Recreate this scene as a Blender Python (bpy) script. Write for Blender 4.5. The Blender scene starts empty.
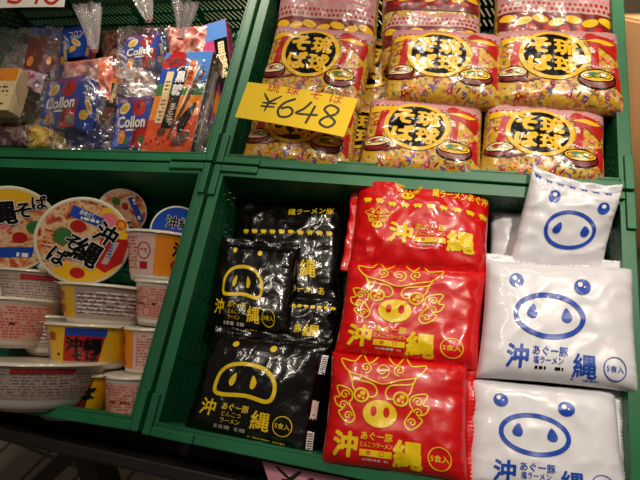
import bpy, math, random
from mathutils import Vector, Matrix, noise
random.seed(7)
C = bpy.context.scene.collection
PI = math.pi

# ------------------------------------------------------------------ frames
# The crates lie on a sloping stand.  Stand frame: u to the right, v up the slope, w out of the crates.
ELEV = math.radians(42.0)
ORG = Vector((0.0, 0.0, 1.03))
RACK = Matrix.Translation(ORG) @ Matrix.Rotation(ELEV, 4, 'X')
F = 482.0
_U = Vector((0.97035731, 0.0965301, -0.22155956))
_V = Vector((0.16743362, -0.92962205, 0.32828163))
_N = Vector((-0.17427759, -0.355647, -0.91822793))
SC = 0.795

def rk(c):
    return Vector((c.dot(_U), c.dot(_V), c.dot(_N)))
_o = Vector(((213.5 - 320) / F, (164 - 240) / F, 1.0)) * SC
CAMR = -rk(_o)                                    # camera in the stand frame

def at(px, py, w=0.0):
    d = rk(Vector(((px - 320) / F, (py - 240) / F, 1.0)))
    t = (w - CAMR.z) / d.z
    return CAMR + d * t

def cam():
    cd = bpy.data.cameras.new('camera')
    cd.sensor_width = 36.0
    cd.lens = F / 640 * 36
    cd.clip_start = 0.01
    o = bpy.data.objects.new('camera', cd)
    C.objects.link(o)
    X = Vector((_U.x, _V.x, _N.x)); Y = -Vector((_U.y, _V.y, _N.y)); Z = -Vector((_U.z, _V.z, _N.z))
    X.normalize(); Z = (Z - X * Z.dot(X)).normalized(); Y = Z.cross(X)
    m = Matrix(((X.x, Y.x, Z.x), (X.y, Y.y, Z.y), (X.z, Y.z, Z.z))).to_4x4()
    m.translation = CAMR
    o.matrix_world = RACK @ m
    bpy.context.scene.camera = o
cam()

# ------------------------------------------------------------------ materials
MATS = {}
def nodes(name):
    m = bpy.data.materials.new(name)
    m.use_nodes = True
    nt = m.node_tree
    return m, nt, nt.nodes['Principled BSDF']

def srgb(c):
    return tuple((x / 255 / 12.92) if x / 255 <= .04045 else ((x / 255 + .055) / 1.055) ** 2.4 for x in c) + (1.0,)

def bump(nt, b, scale, strength, dist=0.001, kind='noise', detail=3, distort=0.0):
    tc = nt.nodes.new('ShaderNodeTexCoord')
    if kind == 'noise':
        t = nt.nodes.new('ShaderNodeTexNoise')
        t.inputs['Scale'].default_value = scale
        t.inputs['Detail'].default_value = detail
        t.inputs['Distortion'].default_value = distort
        out = t.outputs['Fac']
    else:
        t = nt.nodes.new('ShaderNodeTexVoronoi')
        t.inputs['Scale'].default_value = scale
        out = t.outputs['Distance']
    nt.links.new(tc.outputs['Object'], t.inputs['Vector'])
    bp = nt.nodes.new('ShaderNodeBump')
    bp.inputs['Strength'].default_value = strength
    bp.inputs['Distance'].default_value = dist
    nt.links.new(out, bp.inputs['Height'])
    nt.links.new(bp.outputs['Normal'], b.inputs['Normal'])
    return bp

def plain(name, col, rough=0.5, spec=0.5, metal=0.0, var=0.0, vs=30, coat=0.0):
    m, nt, b = nodes(name)
    b.inputs['Base Color'].default_value = srgb(col)
    b.inputs['Roughness'].default_value = rough
    b.inputs['Specular IOR Level'].default_value = spec
    b.inputs['Metallic'].default_value = metal
    b.inputs['Coat Weight'].default_value = coat
    b.inputs['Coat Roughness'].default_value = 0.08
    tc = nt.nodes.new('ShaderNodeTexCoord')
    n = nt.nodes.new('ShaderNodeTexNoise'); n.inputs['Scale'].default_value = vs
    nt.links.new(tc.outputs['Object'], n.inputs['Vector'])
    mx = nt.nodes.new('ShaderNodeMix'); mx.data_type = 'RGBA'
    c = srgb(col)
    mx.inputs[6].default_value = tuple(x * (1 - var) for x in c[:3]) + (1,)
    mx.inputs[7].default_value = tuple(min(1, x * (1 + var)) for x in c[:3]) + (1,)
    nt.links.new(n.outputs['Fac'], mx.inputs[0])
    nt.links.new(mx.outputs[2], b.inputs['Base Color'])
    MATS[name] = m
    return m

def film(name, col, rough=0.22, bs=55, bst=0.5, coat=0.6, metal=0.0, spots=None):
    """glossy crinkled plastic film; spots = printed confetti colours [(pos, rgb)]"""
    m, nt, b = nodes(name)
    b.inputs['Base Color'].default_value = srgb(col)
    b.inputs['Roughness'].default_value = rough
    b.inputs['Metallic'].default_value = metal
    b.inputs['Coat Weight'].default_value = coat
    b.inputs['Coat Roughness'].default_value = 0.06
    bp = bump(nt, b, bs, bst, 0.0022, 'noise', 2.0, 1.2)
    nt.links.new(bp.outputs['Normal'], b.inputs['Coat Normal'])
    if spots:
        tc = nt.nodes.new('ShaderNodeTexCoord')
        v = nt.nodes.new('ShaderNodeTexVoronoi'); v.inputs['Scale'].default_value = spots[0]
        nt.links.new(tc.outputs['Object'], v.inputs['Vector'])
        sep = nt.nodes.new('ShaderNodeSeparateColor')
        nt.links.new(v.outputs['Color'], sep.inputs[0])
        r = nt.nodes.new('ShaderNodeValToRGB'); r.color_ramp.interpolation = 'CONSTANT'
        els = spots[1]
        r.color_ramp.elements[0].position = 0; r.color_ramp.elements[0].color = srgb(els[0][1])
        r.color_ramp.elements[1].position = els[1][0]; r.color_ramp.elements[1].color = srgb(els[1][1])
        for p, c in els[2:]:
            e = r.color_ramp.elements.new(p); e.color = srgb(c)
        nt.links.new(sep.outputs[0], r.inputs[0])
        nt.links.new(r.outputs[0], b.inputs['Base Color'])
    MATS[name] = m
    return m

def clear(name, tint=(255, 255, 255), op=0.12, rough=0.08, bs=40, bst=0.9):
    m = bpy.data.materials.new(name); m.use_nodes = True
    nt = m.node_tree; nt.nodes.clear()
    out = nt.nodes.new('ShaderNodeOutputMaterial')
    tr = nt.nodes.new('ShaderNodeBsdfTransparent'); tr.inputs[0].default_value = srgb(tint)
    gl = nt.nodes.new('ShaderNodeBsdfGlossy'); gl.inputs['Roughness'].default_value = rough
    gl.inputs[0].default_value = (1, 1, 1, 1)
    df = nt.nodes.new('ShaderNodeBsdfDiffuse'); df.inputs[0].default_value = srgb((225, 215, 210))
    fr = nt.nodes.new('ShaderNodeFresnel'); fr.inputs[0].default_value = 1.55
    tc = nt.nodes.new('ShaderNodeTexCoord')
    n = nt.nodes.new('ShaderNodeTexNoise'); n.inputs['Scale'].default_value = bs; n.inputs['Detail'].default_value = 3; n.inputs['Distortion'].default_value = 1.5
    nt.links.new(tc.outputs['Object'], n.inputs['Vector'])
    bp = nt.nodes.new('ShaderNodeBump'); bp.inputs['Strength'].default_value = bst; bp.inputs['Distance'].default_value = 0.004
    nt.links.new(n.outputs['Fac'], bp.inputs['Height'])
    nt.links.new(bp.outputs['Normal'], gl.inputs['Normal']); nt.links.new(bp.outputs['Normal'], fr.inputs['Normal'])
    ma = nt.nodes.new('ShaderNodeMath'); ma.operation = 'MULTIPLY'; ma.inputs[1].default_value = 0.55; ma.use_clamp = True
    nt.links.new(fr.outputs[0], ma.inputs[0])
    mx0 = nt.nodes.new('ShaderNodeMixShader'); mx0.inputs[0].default_value = op
    nt.links.new(tr.outputs[0], mx0.inputs[1]); nt.links.new(df.outputs[0], mx0.inputs[2])
    mx = nt.nodes.new('ShaderNodeMixShader')
    nt.links.new(ma.outputs[0], mx.inputs[0]); nt.links.new(mx0.outputs[0], mx.inputs[1]); nt.links.new(gl.outputs[0], mx.inputs[2])
    nt.links.new(mx.outputs[0], out.inputs[0])
    MATS[name] = m
    return m

def foodphoto(name, scale, cols, rough=0.3):
    """printed food picture: soft blotches of several colours"""
    m, nt, b = nodes(name)
    b.inputs['Roughness'].default_value = rough
    b.inputs['Coat Weight'].default_value = 0.4
    tc = nt.nodes.new('ShaderNodeTexCoord')
    n = nt.nodes.new('ShaderNodeTexNoise'); n.inputs['Scale'].default_value = scale; n.inputs['Detail'].default_value = 2; n.inputs['Distortion'].default_value = 0.6
    nt.links.new(tc.outputs['Object'], n.inputs['Vector'])
    r = nt.nodes.new('ShaderNodeValToRGB')
    k = len(cols)
    r.color_ramp.elements[0].position = 0.28; r.color_ramp.elements[0].color = srgb(cols[0])
    r.color_ramp.elements[1].position = 0.72; r.color_ramp.elements[1].color = srgb(cols[-1])
    for i in range(1, k - 1):
        e = r.color_ramp.elements.new(0.28 + 0.44 * i / (k - 1)); e.color = srgb(cols[i])
    nt.links.new(n.outputs['Fac'], r.inputs[0]); nt.links.new(r.outputs[0], b.inputs['Base Color'])
    MATS[name] = m
    return m

def crate_plastic():
    m, nt, b = nodes('green_plastic')
    tc = nt.nodes.new('ShaderNodeTexCoord')
    n = nt.nodes.new('ShaderNodeTexNoise'); n.inputs['Scale'].default_value = 9; n.inputs['Detail'].default_value = 6
    nt.links.new(tc.outputs['Object'], n.inputs['Vector'])
    r = nt.nodes.new('ShaderNodeValToRGB')
    r.color_ramp.elements[0].position = .3; r.color_ramp.elements[0].color = srgb((14, 88, 52))
    r.color_ramp.elements[1].position = .75; r.color_ramp.elements[1].color = srgb((24, 112, 68))
    nt.links.new(n.outputs['Fac'], r.inputs[0]); nt.links.new(r.outputs[0], b.inputs['Base Color'])
    b.inputs['Roughness'].default_value = 0.42
    bump(nt, b, 260, 0.15, 0.0006)
    MATS['green'] = m

def floor_mat():
    m, nt, b = nodes('floor_tile')
    tc = nt.nodes.new('ShaderNodeTexCoord')
    mp = nt.nodes.new('ShaderNodeMapping'); mp.inputs['Rotation'].default_value = (0, 0, 0.12)
    nt.links.new(tc.outputs['Object'], mp.inputs[0])
    br = nt.nodes.new('ShaderNodeTexBrick')
    br.offset = 0.0
    br.inputs['Scale'].default_value = 1.0
    br.inputs['Brick Width'].default_value = 0.15; br.inputs['Row Height'].default_value = 0.15
    br.inputs['Mortar Size'].default_value = 0.006
    br.inputs['Color1'].default_value = srgb((150, 138, 124)); br.inputs['Color2'].default_value = srgb((132, 121, 108))
    br.inputs['Mortar'].default_value = srgb((70, 62, 56))
    nt.links.new(mp.outputs[0], br.inputs[0])
    nt.links.new(br.outputs[0], b.inputs['Base Color'])
    b.inputs['Roughness'].default_value = 0.55
    MATS['floor'] = m

crate_plastic(); floor_mat()
plain('black_steel', (24, 19, 17), .5, var=.2)
plain('paper_yellow', (246, 205, 20), .7, var=.04)
plain('paper_white', (232, 226, 214), .7, var=.03)
plain('paper_pink', (226, 150, 168), .7, var=.05)
plain('ink_black', (22, 20, 20), .5)
plain('ink_red', (196, 40, 26), .5)
plain('clip_steel', (150, 150, 150), .3, metal=1)
film('film_black', (8, 6, 6), .24, 45, .6, .45)
film('film_red', (200, 6, 10), .32, 30, .3, .35)
film('film_white', (218, 216, 222), .34, 26, .25, .35)
film('p_yellow', (228, 192, 8), .35, 38, .3, .2)
film('p_gold', (232, 180, 24), .28, 40, .3, .35)
film('p_orange', (240, 140, 20), .38, 40, .2, .2)
film('p_blue', (14, 66, 168), .38, 26, .25, .15)
film('p_white', (238, 236, 232), .38, 40, .2, .2)
film('p_black', (7, 5, 5), .18, 40, .1, .1)
film('p_red', (178, 18, 16), .35, 40, .2, .2)
film('p_darkred', (112, 18, 16), .35, 40, .2, .2)
film('p_pink', (226, 110, 130), .38, 40, .2, .2)
film('p_palepink', (222, 186, 178), .38, 40, .2, .2)
film('p_purple', (112, 60, 130), .38, 40, .2, .2)
film('p_green', (52, 110, 50), .38, 40, .2, .2)
film('p_cream', (238, 214, 160), .38, 40, .2, .2)
film('p_grey', (178, 160, 150), .38, 40, .2, .2)
film('p_darkgrey', (116, 102, 98), .38, 40, .2, .2)
film('p_coral', (206, 92, 84), .38, 40, .2, .2)
film('p_coralpaper', (216, 166, 150), .38, 40, .2, .2)
film('p_brown', (96, 46, 24), .38, 40, .2, .2)
film('p_skyblue', (70, 130, 210), .38, 40, .2, .2)
film('p_magenta', (190, 40, 110), .38, 40, .2, .2)
film('soba_film', (220, 180, 60), .3, 40, .35, .5, spots=(230, [(0, (196, 150, 34)), (.46, (206, 170, 60)), (.64, (176, 104, 56)), (.73, (172, 60, 48)), (.79, (200, 172, 110)), (.86, (136, 90, 112)), (.90, (196, 116, 108)), (.95, (110, 108, 56))]))
film('soba_band', (186, 150, 144), .3, 50, .5, .5)
foodphoto('noodle_photo', 55, [(120, 44, 24), (196, 96, 44), (214, 150, 96), (226, 196, 150), (206, 90, 60), (150, 50, 30)])
foodphoto('chip_mass', 60, [(120, 40, 36), (190, 80, 70), (224, 140, 120), (236, 180, 160), (240, 210, 190)])
foodphoto('dark_snack', 70, [(30, 16, 14), (70, 34, 26), (110, 60, 40), (150, 110, 90), (60, 40, 50)])
foodphoto('yellow_snack', 70, [(60, 90, 60), (220, 180, 40), (235, 210, 120), (200, 120, 50), (70, 110, 150)])
foodphoto('pale_snack', 50, [(90, 64, 56), (140, 112, 100), (178, 150, 136), (200, 180, 168), (120, 60, 90)])
plain('cup_white', (226, 216, 208), .35, var=.03, coat=.4)
plain('cup_pink', (226, 190, 178), .35, var=.04, coat=.4)
plain('bowl_dark', (40, 24, 20), .4)
plain('lid_rim', (220, 212, 190), .3, coat=.4)
plain('cardboard', (240, 178, 118), .8, var=.05)
plain('wall_paint', (196, 176, 150), .8, var=.05)
plain('box_blue', (26, 60, 158), .3, coat=.5, var=.1)
plain('box_darkblue', (18, 28, 84), .35, coat=.4)
plain('box_orange', (214, 78, 26), .3, coat=.5, var=.12, vs=60)
plain('box_silver', (150, 150, 160), .3, coat=.5)
plain('tie_red', (190, 40, 60), .4)
clear('clear_film', op=.02, bs=30, bst=1.0, rough=.12)
clear('cloudy_film', op=.22, bs=60, bst=1.0)
clear('dark_clear', tint=(180, 160, 150), op=.10, bs=34, bst=.9)

# ------------------------------------------------------------------ mesh building
class G:
    def __init__(s): s.v = []; s.f = []; s.m = []; s.mats = []
    def mi(s, name):
        if name not in s.mats: s.mats.append(name)
        return s.mats.index(name)
    def add(s, vs, fs, mat):
        k = len(s.v); i = s.mi(mat)
        s.v += [tuple(v) for v in vs]
        for f in fs: s.f.append(tuple(x + k for x in f)); s.m.append(i)
    def box(s, c, h, mat, rot=None):
        vs = []
        for z in (-1, 1):
            for y in (-1, 1):
                for x in (-1, 1):
                    p = Vector((x * h[0], y * h[1], z * h[2]))
                    if rot is not None: p = rot @ p
                    vs.append(Vector(c) + p)
        s.add(vs, [(0, 2, 3, 1), (4, 5, 7, 6), (0, 1, 5, 4), (2, 6, 7, 3), (0, 4, 6, 2), (1, 3, 7, 5)], mat)
    def bar(s, a, b, w, d, mat, up=(0, 0, 1)):
        a = Vector(a); b = Vector(b); x = (b - a); L = x.length; x.normalize()
        z = Vector(up); y = z.cross(x)
        if y.length < 1e-4: y = Vector((1, 0, 0)).cross(x)
        y.normalize(); z = x.cross(y)
        R = Matrix(((x.x, y.x, z.x), (x.y, y.y, z.y), (x.z, y.z, z.z)))
        s.box((a + b) / 2, (L / 2, w / 2, d / 2), mat, R)
    def build(s, name, parent=None, smooth=False, bevel=0.0, matrix=None, autosmooth=None):
        me = bpy.data.meshes.new(name)
        me.from_pydata(s.v, [], s.f)
        for m in s.mats: me.materials.append(MATS[m])
        me.polygons.foreach_set('material_index', s.m)
        if smooth: me.polygons.foreach_set('use_smooth', [True] * len(me.polygons))
        me.update()
        o = bpy.data.objects.new(name, me); C.objects.link(o)
        if parent: o.parent = parent
        if matrix is not None: o.matrix_world = matrix
        if bevel:
            b = o.modifiers.new('bevel', 'BEVEL'); b.width = bevel; b.segments = 2; b.limit_method = 'ANGLE'; b.angle_limit = 0.9
        return o

def tag(o, label=None, cat=None, group=None, kind=None):
    if label: o['label'] = label
    if cat: o['category'] = cat
    if group: o['group'] = group
    if kind: o['kind'] = kind
    return o

def thing(name, label, cat, matrix, group=None):
    o = bpy.data.objects.new(name, None); C.objects.link(o)
    o.empty_display_size = .03
    o.matrix_world = matrix
    return tag(o, label, cat, group)

def frame(c, x, y):
    """matrix in world from stand-frame centre and axes (x right, y up, z out)"""
    x = Vector(x).normalized(); y = Vector(y); y = (y - x * y.dot(x)).normalized(); z = x.cross(y)
    m = Matrix(((x.x, y.x, z.x), (x.y, y.y, z.y), (x.z, y.z, z.z))).to_4x4()
    m.translation = c
    return m

# ------------------------------------------------------------------ 2D print shapes
_tc = {}
def glyphs(s, bold=0.0):
    key = (s, bold)
    if key in _tc: return _tc[key]
    cu = bpy.data.curves.new('t', 'FONT'); cu.body = s; cu.offset = bold; cu.resolution_u = 2
    o = bpy.data.objects.new('t', cu); C.objects.link(o)
    dg = bpy.context.evaluated_depsgraph_get()
    me = bpy.data.meshes.new_from_object(o.evaluated_get(dg))
    me.calc_loop_triangles()
    vs = [(v.co.x, v.co.y) for v in me.vertices]
    fs = [tuple(t.vertices) for t in me.loop_triangles]
    out = []
    for f in fs:
        a, b, c = (vs[i] for i in f)
        ar = (b[0] - a[0]) * (c[1] - a[1]) - (b[1] - a[1]) * (c[0] - a[0])
        if abs(ar) < 1e-9: continue
        out.append(f if ar > 0 else (f[0], f[2], f[1]))
    xs = [v[0] for v in vs]; ys = [v[1] for v in vs]
    cx = (min(xs) + max(xs)) / 2; cy = (min(ys) + max(ys)) / 2
    vs = [(x - cx, y - cy) for x, y in vs]
    bpy.data.objects.remove(o); bpy.data.meshes.remove(me); bpy.data.curves.remove(cu)
    _tc[key] = (vs, out, max(xs) - min(xs), max(ys) - min(ys))
    return _tc[key]

def catmull(pts, n=6, closed=False):
    out = []; k = len(pts)
    rng = range(k) if closed else range(k - 1)
    for i in rng:
        p1 = pts[i]; p2 = pts[(i + 1) % k]
        p0 = pts[(i - 1) % k] if (closed or i > 0) else p1
        p3 = pts[(i + 2) % k] if (closed or i + 2 < k) else p2
        for j in range(n):
            t = j / n
            out.append(tuple(.5 * (2 * p1[a] + (p2[a] - p0[a]) * t + (2 * p0[a] - 5 * p1[a] + 4 * p2[a] - p3[a]) * t * t + (3 * p1[a] - p0[a] - 3 * p2[a] + p3[a]) * t ** 3) for a in (0, 1)))
    if not closed: out.append(tuple(pts[-1]))
    return out

class Art:
    def __init__(s, maxlen=0.09): s.p = []; s.ml = maxlen
    def put(s, vs, fs, mat, layer): s.p.append((vs, fs, mat, layer))
    def poly(s, pts, mat, layer=1, c=None):
        if c is None:
            c = (sum(p[0] for p in pts) / len(pts), sum(p[1] for p in pts) / len(pts))
        k = len(pts)
        vs = list(pts) + [c]
        fs = []
        for i in range(k):
            a, b = vs[i], vs[(i + 1) % k]
            ar = (a[0] - c[0]) * (b[1] - c[1]) - (a[1] - c[1]) * (b[0] - c[0])
            fs.append((k, i, (i + 1) % k) if ar > 0 else (k, (i + 1) % k, i))
        s.put(vs, fs, mat, layer)
    def ell(s, x, y, rx, ry, mat, layer=1, n=28, rot=0):
        c, q = math.cos(rot), math.sin(rot)
        s.poly([(x + rx * math.cos(t) * c - ry * math.sin(t) * q, y + rx * math.cos(t) * q + ry * math.sin(t) * c) for t in [2 * PI * i / n for i in range(n)]], mat, layer, (x, y))
    def rect(s, x0, y0, x1, y1, mat, layer=1): s.poly([(x0, y0), (x1, y0), (x1, y1), (x0, y1)], mat, layer)
    def stroke(s, pts, w, mat, layer=2, closed=False, smooth=6, taper=False):
        if smooth: pts = catmull(pts, smooth, closed)
        k = len(pts); vs = []
        for i in range(k):
            a = pts[i - 1] if (i > 0 or closed) else pts[i]
            b = pts[(i + 1) % k] if (i < k - 1 or closed) else pts[i]
            dx, dy = b[0] - a[0], b[1] - a[1]; L = math.hypot(dx, dy) or 1
            ww = w / 2
            if taper: ww *= 0.55 + 0.45 * math.sin(PI * i / (k - 1))
            nx, ny = -dy / L * ww, dx / L * ww
            vs += [(pts[i][0] - nx, pts[i][1] - ny), (pts[i][0] + nx, pts[i][1] + ny)]
        fs = []
        for i in range(k if closed else k - 1):
            j = (i + 1) % k
            fs += [(2 * i, 2 * j, 2 * j + 1), (2 * i, 2 * j + 1, 2 * i + 1)]
        s.put(vs, fs, mat, layer)
    def ring(s, x, y, rx, ry, w, mat, layer=2, n=32, rot=0):
        c, q = math.cos(rot), math.sin(rot)
        s.stroke([(x + rx * math.cos(t) * c - ry * math.sin(t) * q, y + rx * math.cos(t) * q + ry * math.sin(t) * c) for t in [2 * PI * i / n for i in range(n)]], w, mat, layer, True, 0)
    def text(s, t, x, y, size, mat, layer=2, bold=0.0, rot=0, sx=1.0, width=None):
        vs, fs, w, h = glyphs(t, min(bold, .006))
        k = size
        if width: sx = width / (w * k)
        c, q = math.cos(rot), math.sin(rot)
        if bold > .007:
            nn = 4 if bold < .02 else 8 if bold < .05 else 10
            offs = [(bold * math.cos(PI / 4 + 2 * PI * i / nn), bold * math.sin(PI / 4 + 2 * PI * i / nn)) for i in range(nn)]
        else: offs = [(0, 0)]
        for n_, (ox, oy) in enumerate(offs):
            s.put([(x + (a + ox) * k * sx * c - (b + oy) * k * q, y + (a + ox) * k * sx * q + (b + oy) * k * c) for a, b in vs], fs, mat, layer + n_ * .05)
    def spiral(s, x, y, r, w, mat, turns=1.6, a0=0, d=1, layer=2):
        n = 18
        s.stroke([(x + r * (1 - i / n * .85) * math.cos(a0 + d * turns * 2 * PI * i / n), y + r * (1 - i / n * .85) * math.sin(a0 + d * turns * 2 * PI * i / n)) for i in range(n + 1)], w, mat, layer, False, 2)
    def flower(s, x, y, r, mat, mid='p_yellow', layer=2):
        a0 = random.random() * 6
        pts = []
        for i in range(20):
            t = a0 + 2 * PI * i / 20
            pts.append((x + r * (.72 + .33 * math.cos(5 * (t - a0))) * math.cos(t), y + r * (.72 + .33 * math.cos(5 * (t - a0))) * math.sin(t)))
        s.poly(pts, mat, layer, (x, y)); s.ell(x, y, r * .28, r * .28, mid, layer + 1, 8)
    def dashes(s, x0, y0, x1, y1, rows, mat, layer=2, fill=.5, seed=1):
        rd = random.Random(seed); dy = (y1 - y0) / rows
        for i in range(rows):
            y = y0 + dy * (i + .5); x = x0
            while x < x1:
                L = rd.uniform(.4, 1.6) * dy
                if rd.random() < .8: s.rect(x, y - dy * fill / 2, min(x + L, x1), y + dy * fill / 2, mat, layer)
                x += L + dy * .35
    def done(s):
        """refine so the prints can follow a curved surface"""
        out = []
        for vs, fs, mat, layer in s.p:
            vs = list(vs); fs = list(fs)
            for it in range(7):
                mid = {}; nf = []; ch = False
                def M(a, b):
                    key = (min(a, b), max(a, b))
                    if key not in mid:
                        pa, pb = vs[a], vs[b]
                        if math.hypot(pa[0] - pb[0], pa[1] - pb[1]) > s.ml:
                            vs.append(((pa[0] + pb[0]) / 2, (pa[1] + pb[1]) / 2)); mid[key] = len(vs) - 1
                        else: mid[key] = None
                    return mid[key]
                for a, b, c in fs:
                    ab, bc, ca = M(a, b), M(b, c), M(c, a)
                    k = (ab is not None) + (bc is not None) + (ca is not None)
                    if k == 0: nf.append((a, b, c)); continue
                    ch = True
                    if k == 3: nf += [(a, ab, ca), (ab, b, bc), (ca, bc, c), (ab, bc, ca)]; continue
                    if k == 1:
                        while ab is None: a, b, c = b, c, a; ab, bc, ca = bc, ca, ab
                        nf += [(a, ab, c), (ab, b, c)]
                    else:
                        while ca is not None: a, b, c = b, c, a; ab, bc, ca = bc, ca, ab
                        nf += [(ab, b, bc), (a, ab, bc), (a, bc, c)]
                fs = nf
                if not ch: break
            out.append((vs, fs, mat, layer))
        s.p = out
        return s

def stamp(g, art, S, eps=0.00022, sx=1.0, sy=1.0, base=0.0):
    for vs, fs, mat, layer in art.p:
        g.add([S(x * sx, y * sy, base + eps * layer) for x, y in vs], fs, mat)

# ------------------------------------------------------------------ artwork
def art_small_pig(A, x, y, r, mat, layer=2):
    A.ell(x, y, r, r * .6, mat, layer, 12); A.ell(x - r * .6, y + r * .25, r * .4, r * .35, mat, layer, 8)
    A.rect(x - r * .6, y - r * .85, x - r * .3, y - r * .3, mat, layer); A.rect(x + r * .3, y - r * .85, x + r * .6, y - r * .3, mat, layer)

def art_white():
    A = Art(.045); b = 'p_blue'
    for x, y, r in ((-.60, .46, .1), (.27, .42, .11)):
        A.ell(x, y, r, r * .95, b, 2); A.ell(x - .03, y + .03, r * .3, r * .3, 'p_white', 3, 12); A.ell(x + .03, y, r * .13, r * .1, 'p_white', 3, 8)
    A.ring(-.16, .02, .44, .265, .062, b, 2, 40, -.05)
    for x, y, d in ((-.38, .06, 1), (.07, .03, -1)):
        A.poly(catmull([(x + .01 * d, y + .1), (x + .065, y + .0), (x + .05, y - .07), (x - .0, y - .085), (x - .055, y - .06), (x - .065, y)], 4, True), b, 2)
    A.text('沖', -.54, -.5, .30, b, 2, .022); A.text('縄', .30, -.56, .30, b, 2, .016)
    A.text('あぐー豚', -.13, -.42, .125, b, 2, .012, width=.44); A.text('塩ラーメン', -.15, -.53, .1, b, 2, .008, width=.37)
    A.dashes(-.31, -.65, .04, -.60, 1, 'p_black', 2, .7, 4)
    A.dashes(.15, -.74, .48, -.71, 1, 'p_blue', 2, .6, 5)
    A.ring(.66, -.56, .135, .135, .012, b); A.text('5食入', .66, -.56, .085, b, 2, .006)
    return A.done()

def art_black():
    A = Art(.045); y_ = 'p_yellow'
    A.ell(-.48, .66, .05, .05, y_, 2, 16); A.ell(.14, .66, .055, .055, y_, 2, 16)
    A.stroke(catmull([(x, y * .9 - .07) for x, y in [(-.62, -.02), (-.6, .25), (-.45, .42), (-.18, .48), (.12, .42), (.3, .22), (.32, .0), (.22, -.1), (-.1, -.06), (-.5, -.1)]], 5, True), .062, y_, 2, True, 0)
    for x, d in ((-.36, 1), (-.02, -1)):
        A.poly(catmull([(x + .03 * d, .2), (x + .05, .1), (x + .02, .0), (x - .03, .0), (x - .05, .08)], 4, True), y_, 2)
    A.text('沖', -.64, -.38, .27, y_, 2, .016); A.text('縄', .2, -.45, .30, y_, 2, .012)
    A.text('あぐー豚', -.21, -.33, .12, y_, 2, .008, width=.42); A.text('とんこつ', -.25, -.44, .09, y_, 2, .004, width=.3); A.text('ラーメン', -.25, -.54, .09, y_, 2, .004, width=.3)
    A.dashes(-.48, -.68, .0, -.61, 1, 'p_grey', 2, .8, 3); A.dashes(.05, -.72, .6, -.69, 1, y_, 2, .6, 9)
    A.ring(.54, -.46, .14, .14, .013, y_); A.text('5食入', .54, -.46, .09, y_, 2, .004)
    for i in range(7): art_small_pig(A, -.62 + i * .2, .9, .055, y_)
    return A.done()

def art_black_back():
    A = Art(.045); y_ = 'p_yellow'
    for i in range(10): art_small_pig(A, -.72 + i * .165, .34, .055, y_)
    A.text('縄ラーメン豚', .42, .7, .12, y_, 2, .01, width=.8)
    A.text('縄', .42, -.22, .30, y_, 2, .012)
    A.text('豚ラーメンあ', .36, -.55, .13, y_, 2, .008, width=.7)
    return A.done()

def art_black_low():
    A = Art(.045); y_ = 'p_yellow'
    for i in range(10): art_small_pig(A, -.62 + i * .165, .66, .06, y_)
    A.text('豚', .1, .12, .2, y_, 2, .008); A.text('縄', .42, .05, .42, y_, 2, .014)
    A.dashes(-.1, -.3, .6, -.2, 1, y_, 2, .7, 11)
    return A.done()

def shisa(A, ox, oy, k, y_='p_yellow', lw=.022, full=True):
    P = lambda pts: [(ox + k * (x + .21), oy + k * y) for x, y in pts]
    mir = lambda pts: [(-.42 - x, y) for x, y in pts]
    lw *= k if k > .5 else .9 * k ** .5
    crown = [(-.82, .68), (-.62, .66), (-.52, .80), (-.42, .66), (-.32, .72), (-.21, .92), (-.10, .72), (0, .66), (.10, .80), (.2, .66), (.40, .68), (.28, .5), (.05, .44), (-.21, .36), (-.47, .44), (-.7, .5)]
    A.stroke(P(crown), lw, y_, 2, True, 4)
    for x, y, r, d in ((-.21, .56, .115, 1), (-.45, .58, .085, 1), (.03, .58, .085, -1)):
        A.spiral(ox + k * (x + .21), oy + k * y, r * k, lw * .9, y_, 1.5, -PI / 2, d)
    brow = [(-.70, .52), (-.64, .40), (-.48, .37), (-.33, .34), (-.27, .24), (-.32, .16), (-.44, .17), (-.6, .24), (-.64, .36)]
    for q in (brow, mir(brow)): A.stroke(P(q), lw, y_, 2, True, 4)
    for sx in (-.49, .07):
        A.ell(ox + k * (sx + .21), oy + k * .17, .115 * k, .11 * k, y_, 3, 20)
        A.ell(ox + k * (sx + .21), oy + k * .17, .085 * k, .08 * k, 'film_red', 4, 16)
        A.ell(ox + k * (sx + .23), oy + k * .20, .04 * k, .035 * k, y_, 5, 8); A.ell(ox + k * (sx + .18), oy + k * .15, .03 * k, .03 * k, y_, 5, 8); A.ell(ox + k * (sx + .24), oy + k * .13, .022 * k, .022 * k, y_, 5, 8)
    A.ell(ox, oy - .07 * k, .24 * k, .195 * k, y_, 3)
    for d in (-1, 1): A.ell(ox + d * .09 * k, oy - .04 * k, .045 * k, .075 * k, 'film_red', 4, 14)
    if full:
        side = [(-.86, .26), (-.74, .26), (-.63, .2), (-.62, .1), (-.66, .04), (-.6, -.06), (-.56, -.16), (-.62, -.24), (-.72, -.2), (-.8, -.1), (-.74, -.05), (-.84, 0), (-.88, .1), (-.8, .12)]
        for q in (side, mir(side)): A.stroke(P(q), lw, y_, 2, True, 3)
        for x, y, r in ((-.73, .15, .07), (-.74, 0, .065), (-.66, -.14, .06)):
            A.spiral(ox + k * (x + .21), oy + k * y, r * k, lw * .9, y_, 1.3, 0, 1)
            A.spiral(ox + k * (-.42 - x + .21), oy + k * y, r * k, lw * .9, y_, 1.3, PI, -1)

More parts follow.
